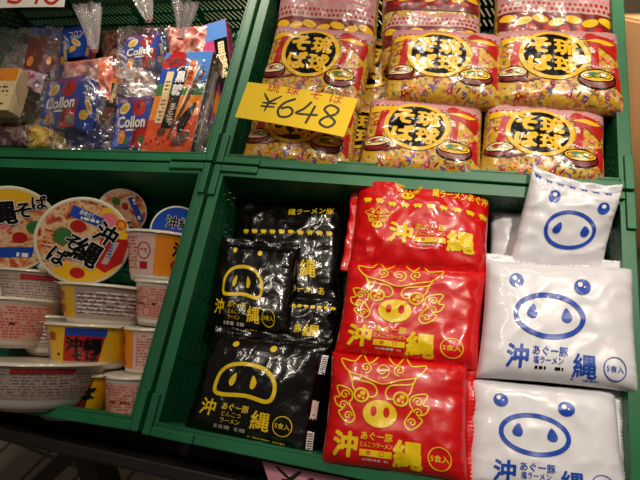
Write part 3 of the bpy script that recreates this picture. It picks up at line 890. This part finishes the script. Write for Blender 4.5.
# ------------------------------------------------------------------ soba packs, upper right crate
def soba(q, lab, seed, T=.05, art=None):
    return pouch('soba_pack', lab, 'noodle pack', q, T, 'soba_film', art or ASO, seed, gS, wr=.0013, hh=.78, n=6, inset=.02, grid=48)
soba(Q((280, -24, .0), (380, -16, .0), (374, 66, -.005), (268, 60, -.005)), 'yellow soba pack furthest back in the left column, only its dotted top showing', 21, art=ASE)
soba(Q((384, -40, .0), (482, -38, .0), (482, 30, -.0), (380, 28, -.0)), 'yellow soba pack furthest back in the middle column, cut off by the view', 22, art=ASE)
soba(Q((381, -6, .0), (482, -4, .0), (484, 66, -.005), (380, 62, -.005)), 'yellow soba pack third from the front in the middle column, its dotted top showing', 23, art=ASE)
soba(Q((496, -28, .0), (616, -24, .0), (620, 62, -.005), (494, 56, -.005)), 'yellow soba pack furthest back in the right column, dotted top beside the rim', 24, art=ASE)
soba(Q((515, 62, -.045), (632, 70, -.045), (636, 135, -.045), (515, 130, -.045)), 'yellow soba pack in the lower layer at the right wall of its crate', 31)
soba(Q((275, 20, .022), (376, 29, .022), (360, 106, .018), (253, 96, .018)), 'yellow soba pack with full black disc just above the yellow price card', 25)
soba(Q((392, 24, .022), (504, 30, .022), (503, 104, .018), (382, 97, .018)), 'yellow soba pack second from the front in the middle column', 26)
soba(Q((498, 25, .022), (621, 27, .022), (630, 109, .018), (494, 100, .018)), 'yellow soba pack second from the front in the right column', 27)
soba(Q((256, 88, .006), (360, 98, .006), (350, 171, .006), (237, 160, .006)), 'front left yellow soba pack, half covered by the yellow price card', 28)
soba(Q((370, 93, .006), (484, 103, .006), (483, 180, .006), (356, 168, .006)), 'front middle yellow soba pack resting behind the rim', 29)
soba(Q((487, 98, .006), (608, 110, .006), (610, 187, .006), (480, 175, .006)), 'front right yellow soba pack, just behind the tipped white bag', 30)

for (a, b, c_, d_, sd, lb) in ((310, 430, 30, 110, 32, 'between the left and middle columns'), (300, 420, 100, 165, 33, 'seen between the price card and the front middle pack'), (420, 540, 40, 120, 34, 'between the middle and right columns'), (425, 545, 104, 172, 35, 'under the front middle and front right packs')):
    soba(Q((a + 8, c_, -.045), (b + 8, c_ + 8, -.045), (b, d_ + 6, -.05), (a, d_, -.05)), 'yellow soba pack lower down, ' + lb, sd)

# ------------------------------------------------------------------ price cards
def card(name, quad, label, mat, drawf, hh, seed):
    TL, TR, BR, BL = quad
    c = (TL + TR + BR + BL) / 4
    m = frame(c, (TR + BR) - (TL + BL), (TL + TR) - (BL + BR)); mi = m.inverted(); L = [mi @ p for p in quad]
    def S(a, b, e=0):
        s, t = (a + 1) / 2, (b + 1) / 2
        p = (L[3] * (1 - s) + L[2] * s) * (1 - t) + (L[0] * (1 - s) + L[1] * s) * t
        return Vector((p.x, p.y, p.z + .003 * math.cos(a * 1.5) + e))
    g = G(); N = 12; vs = [S(-1 + 2 * i / N, -1 + 2 * j / N) for j in range(N + 1) for i in range(N + 1)]
    k = len(vs); fs = [(j * 13 + i, j * 13 + i + 1, (j + 1) * 13 + i + 1, (j + 1) * 13 + i) for j in range(N) for i in range(N)]
    g.add(vs, fs, mat)
    g.add([v - Vector((0, 0, .0009)) for v in vs], [tuple(reversed(f)) for f in fs], mat)
    bd = [i for i in range(13)] + [j * 13 + 12 for j in range(1, 13)] + [12 * 13 + i for i in range(11, -1, -1)] + [j * 13 for j in range(11, 0, -1)]
    g.add(vs + [v - Vector((0, 0, .0009)) for v in vs], [(bd[i], bd[(i + 1) % 48], bd[(i + 1) % 48] + k, bd[i] + k) for i in range(48)], mat)
    A = Art(.12); drawf(A); A.done(); stamp(g, A, lambda a, b, e: S(a, b / hh, e), .0003)
    o = g.build(name, None, smooth=False, matrix=RACK @ m)
    return tag(o, label, 'price card')

def yen(A, x, y, s, w, ink):
    A.stroke([(x - .42 * s, y + .62 * s), (x - .18 * s, y + .3 * s), (x + .02 * s, y + .05 * s)], w, ink, 2, taper=True)
    A.stroke([(x + .55 * s, y + .6 * s), (x + .2 * s, y + .25 * s), (x + .0 * s, y + .02 * s), (x - .08 * s, y - .55 * s)], w, ink, 2, taper=True)
    A.stroke([(x - .35 * s, y - .02 * s), (x + .42 * s, y + .04 * s)], w * .8, ink, 2, smooth=2); A.stroke([(x - .38 * s, y - .25 * s), (x + .38 * s, y - .2 * s)], w * .8, ink, 2, smooth=2)
def n6(A, x, y, s, w, ink): A.stroke([(x + .3 * s, y + .72 * s), (x - .2 * s, y + .35 * s), (x - .42 * s, y - .2 * s), (x - .2 * s, y - .6 * s), (x + .25 * s, y - .5 * s), (x + .38 * s, y - .15 * s), (x + .1 * s, y + .1 * s), (x - .3 * s, y - .08 * s)], w, ink, 2)
def n4(A, x, y, s, w, ink):
    A.stroke([(x + .05 * s, y + .7 * s), (x - .2 * s, y + .2 * s), (x - .5 * s, y - .12 * s), (x + .1 * s, y - .1 * s), (x + .55 * s, y - .02 * s)], w, ink, 2, smooth=5)
    A.stroke([(x + .28 * s, y + .5 * s), (x + .2 * s, y - .1 * s), (x + .12 * s, y - .65 * s)], w, ink, 2)
def n8(A, x, y, s, w, ink): A.stroke([(x + .3 * s, y + .55 * s), (x - .1 * s, y + .7 * s), (x - .32 * s, y + .4 * s), (x + .0 * s, y + .08 * s), (x + .36 * s, y - .25 * s), (x + .1 * s, y - .62 * s), (x - .32 * s, y - .45 * s), (x - .2 * s, y - .1 * s), (x + .25 * s, y + .22 * s)], w, ink, 2, closed=True)
def n5(A, x, y, s, w, ink):
    A.stroke([(x + .4 * s, y + .68 * s), (x - .25 * s, y + .62 * s), (x - .3 * s, y + .1 * s), (x + .15 * s, y + .15 * s), (x + .35 * s, y - .15 * s), (x + .1 * s, y - .55 * s), (x - .35 * s, y - .5 * s)], w, ink, 2)
def n0(A, x, y, s, w, ink): A.stroke([(x + .1 * s, y + .65 * s), (x - .3 * s, y + .2 * s), (x - .25 * s, y - .45 * s), (x + .1 * s, y - .6 * s), (x + .38 * s, y - .1 * s), (x + .32 * s, y + .4 * s)], w, ink, 2, closed=True)

def d648(A):
    k = 'ink_black'
    yen(A, -.47, .0, .34, .042, k); n6(A, -.12, -.05, .33, .042, k); n4(A, .25, -.07, .36, .042, k); n8(A, .64, -.07, .36, .042, k)
    for t, x, y in (('琉', -.48, .36), ('球', -.12, .36), ('そ', .30, .345), ('ば', .66, .335)):
        A.text(t, x, y, .21, 'ink_red', 1, .004, 0, sx=1.2)
card('price_card', QA((248, 82, .045), (358, 99, .045), (344, 137, .040), (235, 117, .040)), 'yellow price card reading 648 yen in black, on the left soba packs', 'paper_yellow', d648, .42, 1)
def d540(A):
    k = 'ink_red'
    yen(A, -.40, -.15, .42, .07, k); n5(A, .02, -.12, .5, .06, k); n4(A, .38, -.12, .5, .06, k); n0(A, .74, -.12, .5, .06, k)
card('price_card', QA((-22, -40, .03), (70, -38, .03), (64, 7, .028), (-32, 10, .028)), 'white price card with red handwritten figures, top left corner', 'paper_white', d540, .5, 2)
def dpink(A):
    k = 'ink_black'
    yen(A, -.42, .12, .6, .10, k); n6(A, .02, -.03, .5, .07, k); n4(A, .42, -.03, .45, .07, k); n8(A, .76, -.03, .42, .07, k)
p0 = Vector((at(263, 465, 0).x, -.473, -.022))
card('price_card', [at(262, 461, -.030), at(349, 479, -.030), at(356, 512, -.034), at(275, 500, -.034)], 'pink price card with black brush figures below the front rim', 'paper_pink', dpink, .55, 3)

# ------------------------------------------------------------------ cups and bowls, lower left crate
CARTS = {k: art_cup(k) for k in ('pink', 'side', 'front', 'grey', 'panel', 'panel_left', 'red')}
def vessel(name, label, m, R, H, rb, kind, bowl, yaw=0, lidart=None, lidrot=0, group=None, body='cup_white', lidmat='lid_rim'):
    """axis = local z, label faces local -y"""
    root = thing(name, label, 'noodle cup', RACK @ m, group)
    g = G(); n = 48
    def rad(t):
        if bowl: return rb + (R - rb) * (t ** .55)
        return rb + (R - rb) * t
    prof = [(rb * .90, 0.0), (rb * .96, .0), (rb, .0025), (rb * 1.0, H * .03)]
    prof += [(rad(.03 + .94 * i / 14), H * (.03 + .94 * i / 14)) for i in range(1, 15)]
    prof += [(R * 1.035, H * .965), (R * 1.05, H * .98), (R * 1.045, H), (R * .98, H), (R * .94, H * .97)]
    vs = []; fs = []
    for r, z in prof:
        for i in range(n): a = 2 * PI * i / n; vs.append((r * math.sin(a), -r * math.cos(a), z))
    for j in range(len(prof) - 1):
        for i in range(n): fs.append((j * n + i, j * n + (i + 1) % n, (j + 1) * n + (i + 1) % n, (j + 1) * n + i))
    g.add(vs, fs, body)
    g.add([(0, 0, .0005)] + [vs[i] for i in range(n)], [(0, (i + 1) % n + 1, i + 1) for i in range(n)], body)
    if kind:
        def S(x, y, e):
            a = x * PI * .5 + yaw; r = rad(min(1, max(0, y))) + e + .0004
            return Vector((r * math.sin(a), -r * math.cos(a), y * H))
        stamp(g, CARTS[kind], S, .00025)
    g.build('cup_body', root, smooth=True)
    g = G(); vs = [(0, 0, H + .0014)]; fs = []
    rr = [.3, .6, .9, 1.0, 1.03, 1.035]; zz = [.0014, .0014, .0014, .0012, .0006, -.003]
    for r, z in zip(rr, zz):
        for i in range(n): a = 2 * PI * i / n; vs.append((R * 1.02 * r * math.cos(a), R * 1.02 * r * math.sin(a), H + z))
    fs = [(0, 1 + i, 1 + (i + 1) % n) for i in range(n)]
    for j in range(len(rr) - 1):
        for i in range(n): fs.append((1 + j * n + i, 1 + (j + 1) * n + i, 1 + (j + 1) * n + (i + 1) % n, 1 + j * n + (i + 1) % n))
    g.add(vs, fs, lidmat)
    # pull tab
    a = 3.9 + yaw
    c, q = math.cos(a), math.sin(a)
    tb = [(R * 1.0, -.009), (R * 1.14, -.007), (R * 1.14, .007), (R * 1.0, .009)]
    g.add([(x * c - y * q, x * q + y * c, H + .0012) for x, y in tb] + [(x * c - y * q, x * q + y * c, H + .0004) for x, y in tb], [(0, 1, 2, 3), (7, 6, 5, 4), (0, 4, 5, 1), (1, 5, 6, 2), (2, 6, 7, 3)], lidmat)
    if lidart:
        cr, sr = math.cos(lidrot), math.sin(lidrot)
        stamp(g, lidart, lambda x, y, e: Vector(((x * cr - y * sr) * R * 1.02, (x * sr + y * cr) * R * 1.02, H + .0015 + e)), .0003)
    g.build('lid', root, smooth=True)
    return root

def upright(label, xl, xr, yr, yb, w, kind, slope=.07, bowl=False, taper=.78, body='cup_white', yaw=0, name='noodle_cup', group='cup noodles standing in stacks'):
    mx = (xl + xr) / 2
    R = (at(xr, yr, w) - at(xl, yr, w)).length / 2 / 1.05
    wf = w + R * .6
    t = at(mx, yr, wf); b = at(mx, yb, wf)
    H = (t - b).length
    xx = (at(mx + 10, yr + slope * 10, w) - at(mx - 10, yr - slope * 10, w)).normalized()
    ax = Vector((0, 1, .22 if not bowl else .17)); ax = (ax - xx * ax.dot(xx)).normalized()
    mid = (t + b) / 2 - Vector((0, 0, R * .6))
    m = frame(mid - ax * H * .48, xx, ax.cross(xx))
    return vessel(name, label, m, R, H * .97, R * taper, kind, bowl, yaw, group=group, body=body)

gC = 'stacked noodle cups'; gL = 'stacked noodle bowls'
upright('white and pink noodle cup with orange block, topmost of the right stack', 118, 188, 229, 276, -.060, 'side', taper=.76, group=gC, yaw=-.1)
upright('pink noodle cup second from the top in the right stack', 128, 186, 278, 322, -.064, 'pink', taper=.8, body='cup_white', group=gC, yaw=-.6)
upright('noodle cup with orange label, third from the top in the right stack', 117, 166, 325, 372, -.064, 'front', taper=.8, group=gC)
upright('pink noodle cup at the bottom of the right stack, against the front rim', 98, 149, 372, 423, -.062, 'pink', taper=.8, group=gC, yaw=.1)
B_ = dict(slope=.055, bowl=True, taper=.68, name='noodle_bowl', group=gL)
upright('noodle bowl with grey small print under the left round lid', -12, 55, 268, 313, -.060, 'grey', **B_)
upright('noodle bowl with yellow panel beside small print, right under the big round lid', 50, 131, 281, 322, -.062, 'panel_left', **B_)
upright('pale pink noodle bowl at the left edge, above the large front bowl', -42, 31, 294, 342, -.035, 'pink', **B_)
upright('noodle bowl with yellow and red label, wedged behind its neighbours on the left', 14, 70, 313, 352, -.080, 'panel_left', **B_)
upright('noodle bowl with red panel and black characters, middle of the bowl stacks', 36, 116, 320, 366, -.062, 'panel', **B_)
upright('noodle bowl with dark red label, lowest, half behind the large front bowl', 20, 98, 369, 416, -.070, 'red', **B_)
upright('large noodle bowl with grey small print at the front left corner', -42, 71, 355, 404, -.038, 'grey', **B_)

def facing(label, px, py, rpx, w, depth, kind, lidart, rot, tilt=(0, 0), name='noodle_bowl', group='noodle bowls with lids facing out', lidmat='lid_rim'):
    c = at(px, py, w); nrm = (CAMR - c).normalized()
    nrm = (nrm + Vector((tilt[0], tilt[1], 0))).normalized()
    R = rpx / F * (CAMR - c).dot(Vector((-_U.z, -_V.z, -_N.z))) / 1.05
    x = Vector((1, 0, 0)); x = (x - nrm * x.dot(nrm)).normalized(); y = nrm.cross(x)
    m = frame(c - nrm * depth, x, y)
    return vessel(name, label, m, R, depth, R * .62, None, True, 0, lidart, rot, group, body='bowl_dark', lidmat=lidmat)
L0, L1 = art_lid(0), art_lid(1)
facing('noodle bowl whose round lid shows black characters and an orange rim, centre left', 84, 241, 44, -.012, .06, None, L0, -.13, (-.05, .0))
facing('noodle bowl with round lid cut off by the left edge of the view', 11, 229, 43, -.014, .06, None, L1, .0, (.05, 0))
facing('dark-lidded noodle bowl deep behind the big round lid', 122, 212, 24, -.06, .05, None, L1, 2.0, (0, .1), lidmat='bowl_dark')
LB = Art(.1); LB.ell(0, 0, .97, .97, 'p_blue', 1, 40); LB.text('沖縄', 0, .35, .5, 'p_white', 2, .05); LB.text('沖縄', 0, .35, .5, 'p_black', 3, .02); LB.ell(-.3, -.3, .4, .3, 'noodle_photo', 2); LB.done()
facing('blue-lidded noodle bowl peeping out behind the top noodle cup', 177, 232, 26, -.055, .05, None, LB, -.1, (0, .0))

# ------------------------------------------------------------------ snacks, upper left crate
AF, AS, ASU = art_front_box(), art_side_box(), art_sugar()
def carton(name, label, quad, d, mats, front=None, side=None, cat='snack box', group=None, left=None):
    """quad: TL, TR, BR, BL of the front as (px, py, w); d = thickness; mats = body material"""
    TL, TR, BR, BL = [at(*q) for q in quad]
    c = (TL + TR + BR + BL) / 4
    x = ((TR + BR) - (TL + BL)); y = ((TL + TR) - (BL + BR))
    w, h = x.length / 2, y.length / 2
    m = frame(c, x, y); hw, hh_ = w / 2, h / 2
    root = thing(name, label, cat, RACK @ m, group)
    g = G(); g.box((0, 0, -d / 2), (hw, hh_, d / 2), mats)
    g.build('box_body', root, bevel=.0008)
    if front: k = G(); stamp(k, front, lambda a, b, e: Vector((a * hw * .985, b * hh_ * .985, .0003 + e)), .00018); k.build('printed_front', root)
    if side: k = G(); stamp(k, side, lambda a, b, e: Vector((hw + .0003 + e, b * hh_ * .985, -d / 2 - a * d / 2 * .985)), .00018); k.build('printed_side', root)
    if left: k = G(); stamp(k, left, lambda a, b, e: Vector((-hw - .0003 - e, b * hh_ * .985, -d / 2 + a * d / 2 * .985)), .00018); k.build('printed_side', root)
    # tucked lid flap on the top
    k = G(); k.box((0, hh_ + .0005, -d * .5), (hw * .94, .0004, d * .46), mats); k.build('lid_flap', root)
    return root
gX = 'blue snack boxes'
carton('snack_box', 'blue snack box turned to show two sides, left of the orange box', ((43, 83, -.03), (80, 76, -.002), (78, 126, -.016), (44, 128, -.045)), .038, 'box_blue', AF, AS, group=gX)
carton('snack_box', 'small blue snack box above and left of the brown sugar sticks', ((122, 38, -.035), (156, 33, -.025), (158, 65, -.035), (126, 70, -.048)), .03, 'box_blue', AF, AS, group=gX)
carton('snack_box', 'blue snack box at the front rim touching the orange box', ((118, 98, -.015), (150, 96, -.012), (148, 147, -.030), (112, 148, -.033)), .028, 'box_blue', AF, AS, group=gX)
carton('snack_box', 'dark blue snack box tilted in the back, near the twisted bag neck', ((64, 29, -.055), (86, 25, -.045), (85, 56, -.06), (67, 58, -.07)), .03, 'box_darkblue', AS, AF, group=gX)
carton('snack_box', 'dark blue snack box lying flat under the two-sided blue box', ((46, 128, -.050), (104, 132, -.045), (105, 147, -.055), (48, 146, -.06)), .05, 'box_darkblue')
SS = Art(.5); SS.rect(-1, -1, 1, 1, 'p_brown', 1); SS.rect(-.6, -.9, .6, .7, 'box_silver', 2); SS.stroke([(-.3, -.8), (.2, .6)], .3, 'p_cream', 3, False, 0); SS.text('黒糖', 0, .2, .5, 'p_white', 4, .02, rot=-PI / 2); SS.done()
carton('sugar_stick_box', 'tall orange snack box with black centre panel and red flowers', ((157, 55, -.006), (206, 51, .004), (198, 153, -.012), (150, 151, -.016)), .038, 'box_silver', ASU, SS)
ST = Art(.5); ST.rect(-1, -1, 1, 1, 'p_black', 1); ST.text('黒', 0, .5, .55, 'p_cream', 3, .02, sx=1.6); ST.text('糖', 0, .0, .55, 'p_cream', 3, .02, sx=1.6); ST.rect(-1, .75, 1, 1, 'p_orange', 2); ST.rect(-1, -1, 1, -.5, 'p_brown', 2); ST.done()
carton('stick_box', 'narrow black snack box with cream characters beside the two-sided blue box', ((110, 78, -.03), (121, 79, -.028), (116, 118, -.04), (105, 117, -.042)), .02, 'p_black', ST)
SP = Art(.5); SP.rect(-1, -1, 1, 1, 'p_magenta', 1); SP.rect(-1, .62, 1, 1, 'p_skyblue', 2); SP.poly([(.1, -1), (1, -1), (1, .62), (-.1, .62)], 'p_black', 3); SP.text('黒', .45, .35, .42, 'p_cream', 4, .02, sx=1.6); SP.text('糖', .5, .0, .42, 'p_cream', 4, .02, sx=1.6); SP.ell(-.5, -.6, .4, .25, 'p_orange', 3); SP.done()
carton('stick_box', 'magenta and black snack box leaning at the right end of its crate', ((206, 24, -.03), (229, 18, -.03), (232, 118, -.04), (205, 126, -.045)), .03, 'p_magenta', SP)
MR = Art(.5); MR.rect(-1, -1, 1, 1, 'p_darkred', 1); MR.rect(-1, .55, 1, 1, 'p_blue', 2); MR.rect(-.2, -.9, .6, .5, 'p_brown', 3); MR.ell(-.4, -.5, .35, .2, 'p_orange', 4); MR.done()
carton('snack_box', 'tall dark red and blue snack box at the back left under clear film', ((28, 27, -.03), (47, 24, -.03), (45, 72, -.04), (26, 74, -.04)), .03, 'p_darkred', MR, MR)
carton('snack_box', 'dark red and blue snack box leaning left of the tilted dark blue box', ((47, 30, -.035), (61, 28, -.035), (60, 70, -.045), (47, 72, -.045)), .025, 'box_blue', MR, AS)
BX = Art(.5); BX.rect(-1, -1, 1, 1, 'p_cream', 1); BX.rect(-1, .4, 1, 1, 'p_orange', 2); BX.dashes(-.8, -.8, .8, .2, 5, 'p_brown', 3, .4, 4); BX.done()
carton('snack_carton', 'cream and orange snack carton poking in from the left edge', ((-30, 64, .0), (12, 78, .005), (16, 100, .0), (-28, 116, -.01)), .03, 'p_cream', BX)

foodphoto('purple_snack', 45, [(50, 34, 40), (100, 70, 66), (150, 126, 116), (84, 50, 74), (120, 90, 80), (60, 40, 50)])
foodphoto('magenta_snack', 40, [(90, 30, 70), (160, 60, 100), (210, 190, 190), (120, 110, 150), (150, 40, 80)])
foodphoto('orange_snack', 40, [(170, 50, 30), (214, 90, 50), (226, 140, 90), (190, 60, 60)])
def food(name, label, quad, T, mat, seed, wr=.004, group=None):
    return pouch(name, label, 'snack bag', quad, T, mat, None, seed, group, wr=wr, n=3, inset=.06, grid=30)
gF = 'small bagged snacks'
food('snack_bag', 'pink shrimp-coloured snack bag behind the two-sided blue box', ((58, 58, -.03), (108, 52, -.03), (110, 100, -.05), (56, 104, -.05)), .04, 'chip_mass', 51, group=gF)
food('snack_bag', 'pink snack bag above the tall orange box', ((163, 24, -.015), (213, 20, -.02), (212, 66, -.035), (166, 70, -.035)), .035, 'chip_mass', 52, group=gF)
food('snack_bag', 'dark snack bag in the back left of the crate', ((26, 26, -.06), (66, 22, -.06), (64, 80, -.07), (22, 82, -.07)), .04, 'dark_snack', 53, group=gF)
food('snack_bag', 'pale brown snack bag left of the two-sided blue box', ((6, 62, -.045), (46, 60, -.045), (46, 112, -.055), (4, 112, -.055)), .04, 'purple_snack', 54, group=gF)
food('snack_bag', 'dark snack bag low at the left edge', ((-24, 100, -.05), (22, 100, -.05), (22, 142, -.06), (-24, 142, -.06)), .045, 'dark_snack', 55, group=gF)
food('snack_bag', 'yellow and green snack bag at the front rim', ((24, 122, -.035), (62, 124, -.035), (64, 150, -.045), (24, 150, -.045)), .03, 'yellow_snack', 56, group=gF)
food('snack_bag', 'mottled snack bag in the front left corner by the yellow one', ((-6, 126, -.03), (30, 122, -.03), (30, 148, -.045), (-6, 147, -.045)), .03, 'purple_snack', 57, group=gF)
food('snack_bag', 'brown snack bag behind the small upper blue box', ((96, 26, -.07), (160, 20, -.07), (160, 90, -.08), (96, 90, -.08)), .04, 'dark_snack', 58, group=gF)
food('snack_bag', 'pale snack bag between the upper and lower blue boxes', ((112, 64, -.04), (154, 62, -.04), (152, 104, -.045), (110, 104, -.045)), .035, 'pale_snack', 59, group=gF)
food('snack_bag', 'dark snack bag under the magenta box at the right end', ((190, 60, -.06), (232, 56, -.06), (224, 150, -.07), (186, 152, -.07)), .04, 'dark_snack', 60, group=gF)
food('snack_bag', 'dark snack bag lying on the crate bottom in the middle', ((60, 60, -.065), (186, 56, -.065), (180, 150, -.07), (60, 150, -.07)), .05, 'dark_snack', 61, group=gF)
food('snack_bag', 'brown snack bag lying on the crate bottom at the left', ((-40, 30, -.065), (66, 30, -.065), (64, 146, -.07), (-40, 146, -.07)), .05, 'pale_snack', 62, group=gF)

food('snack_bag', 'magenta and white snack bag at the left, above the pale snacks', ((8, 62, -.012), (44, 72, -.012), (38, 92, -.018), (4, 84, -.018)), .02, 'magenta_snack', 63, group=gF)
food('snack_bag', 'orange red snack bag standing right of the two-sided blue box', ((98, 56, -.018), (112, 62, -.018), (108, 100, -.026), (96, 90, -.026)), .02, 'orange_snack', 64, group=gF)
def wrap(label, quad, T, mat, seed, neck=None, wr=.006):
    TL, TR, BR, BL = quad
    root = pouch('clear_bag', label, 'clear bag', quad, T, mat, None, seed, 'clear gift bags', wr=wr, n=2.6, inset=.04, grid=40, seals='', pucker=1.6) if not neck else None
    if neck:
        a = at(*neck[0]); b = at(*neck[1]); d = (b - a)
        L = d.length; z = d.normalized(); x = Vector((1, 0, 0)); x = (x - z * x.dot(z)).normalized(); y = z.cross(x)
        m = Matrix(((x.x, y.x, z.x), (x.y, y.y, z.y), (x.z, y.z, z.z))).to_4x4(); m.translation = a
        o = pouch('clear_bag', label, 'clear bag', quad, T, mat, None, seed, 'clear gift bags', wr=wr, n=2.6, inset=.04, grid=40, seals='', pucker=1.6)
        root = o
        g = G(); n = 64; K = 14; vs = []
        for j in range(K + 1):
            t = j / K; r = (.0035 + neck[2] * t ** .8)
            for i in range(n):
                th = 2 * PI * i / n
                rr = r * (1 + .45 * math.sin(th * 7 + t * 2) + .35 * noise.noise(Vector((math.cos(th) * 2, math.sin(th) * 2, seed + t))))
                vs.append((rr * math.cos(th), rr * math.sin(th) * .55, L * t + r * .6 * noise.noise(Vector((math.cos(th) * 3, math.sin(th) * 3, seed)))))
        g.add(vs, [(j * n + i, j * n + (i + 1) % n, (j + 1) * n + (i + 1) % n, (j + 1) * n + i) for j in range(K) for i in range(n)], 'cloudy_film')
        ob = g.build('gathered_neck', root, smooth=True); ob.matrix_basis = root.matrix_basis.inverted() @ RACK @ m
        g = G(); n = 20; vs = []
        for i in range(n):
            th = 2 * PI * i / n
            for k in range(6):
                p = 2 * PI * k / 6; r = .006 + .0014 * math.cos(p); vs.append((r * math.cos(th), r * math.sin(th) * .8, .002 + .0014 * math.sin(p)))
        g.add(vs, [(i * 6 + k, ((i + 1) % n) * 6 + k, ((i + 1) % n) * 6 + (k + 1) % 6, i * 6 + (k + 1) % 6) for i in range(n) for k in range(6)], 'tie_red')
        ob = g.build('twist_tie', root, smooth=True); ob.matrix_basis = root.matrix_basis.inverted() @ RACK @ m
    return root
wrap('clear gift bag around the two-sided blue box, with a tall twisted neck', ((44, 58, .012), (114, 48, .012), (108, 150, .0), (38, 150, .0)), .06, 'clear_film', 71, ((95, 52, -.01), (88, 6, .02), .018))
wrap('clear gift bag around the small upper blue box', ((112, 20, .0), (166, 18, .0), (160, 100, -.005), (110, 100, -.005)), .05, 'clear_film', 72, ((150, 22, -.01), (142, -8, .01), .014))
wrap('clear gift bag around the tall orange box and its neighbour', ((112, 52, .022), (214, 46, .022), (208, 156, .006), (106, 154, .006)), .06, 'clear_film', 73, ((180, 40, .0), (186, 2, .03), .016))
wrap('clear gift bag with bright streaks at the left end of the crate', ((-26, 20, .012), (56, 18, .012), (46, 118, .0), (-26, 118, .0)), .06, 'clear_film', 74)

# ------------------------------------------------------------------ things beyond the crates, on the right
def floor_carton(label, x0, x1, y0, y1, z1, mat):
    root = thing('storage_carton', label, 'carton', Matrix.Translation(((x0 + x1) / 2, (y0 + y1) / 2, 0)))
    hx, hy = (x1 - x0) / 2, (y1 - y0) / 2
    g = G(); g.box((0, 0, z1 / 2), (hx, hy, z1 / 2), mat); g.build('carton_body', root, bevel=.003)
    for s in (-1, 1):
        g = G(); g.box((s * hx / 2, 0, z1 + .0015), (hx / 2 - .002, hy - .002, .0015), mat); g.build('flap', root)
    g = G(); g.box((0, 0, z1 + .0035), (.025, hy - .003, .0004), 'paper_white'); g.build('tape', root)
floor_carton('tall tan carton standing on the floor right of the upper crates', .69, 1.2, .10, .6, 1.22, 'cardboard')
floor_carton('dark red carton standing on the floor right of the upper crates', .69, 1.1, -.2, .09, 1.02, 'p_darkred')

# ------------------------------------------------------------------ light
def area(name, loc, tgt, sx, sy, power, col):
    l = bpy.data.lights.new(name, 'AREA'); l.shape = 'RECTANGLE'; l.size = sx; l.size_y = sy; l.energy = power; l.color = col
    o = bpy.data.objects.new(name, l); C.objects.link(o); o.location = loc
    o.rotation_euler = (Vector(tgt) - Vector(loc)).to_track_quat('-Z', 'Y').to_euler()
    return o
WARM = (1.0, .89, .74)
def spot(name, loc, tgt, power, deg, blend, rad, col):
    l = bpy.data.lights.new(name, 'SPOT'); l.energy = power; l.spot_size = math.radians(deg); l.spot_blend = blend; l.shadow_soft_size = rad; l.color = col
    o = bpy.data.objects.new(name, l); C.objects.link(o); o.location = loc
    o.rotation_euler = (Vector(tgt) - Vector(loc)).to_track_quat('-Z', 'Y').to_euler()
area('ceiling_lamp', (.62, .2, 2.6), (.5, .1, 0), .22, .05, 3, WARM)
area('ceiling_lamp', (.2, .05, 2.6), (.3, .1, 0), .22, .05, 3, WARM)
area('ceiling_lamp', (-.15, -.9, 2.6), (.3, 0, .9), .06, .5, 5, WARM)
spot('key_fill_spot', (.80, -.75, 2.6), (.55, .0, 1.0), 56, 36, .9, .045, WARM)
spot('key_fill_spot', (-.35, .5, 2.6), (-.15, .25, 1.15), 75, 21, .9, .05, WARM)  # added fill that brightens the snack crate, not a known fixture
spot('key_fill_spot', (.35, .35, 2.6), (.78, .35, 1.05), 75, 17, .8, .05, WARM)  # unseen helper lamp, aimed to lift the tan carton to a bright peach
spot('key_fill_spot', (-.3, 1.5, 2.6), (-.3, 2.1, .2), 150, 80, .6, .08, WARM)  # added behind the stand so the upper rear wall slots show bright beige
w = bpy.data.worlds.new('world'); bpy.context.scene.world = w; w.use_nodes = True
w.node_tree.nodes['Background'].inputs[0].default_value = (1.0, .86, .74, 1)
w.node_tree.nodes['Background'].inputs[1].default_value = .045
sc = bpy.context.scene
sc.view_settings.view_transform = 'Standard'; sc.view_settings.look = 'None'
sc.view_settings.gamma = 1.0; sc.view_settings.use_curve_mapping = False
sc.view_settings.exposure = 0.72
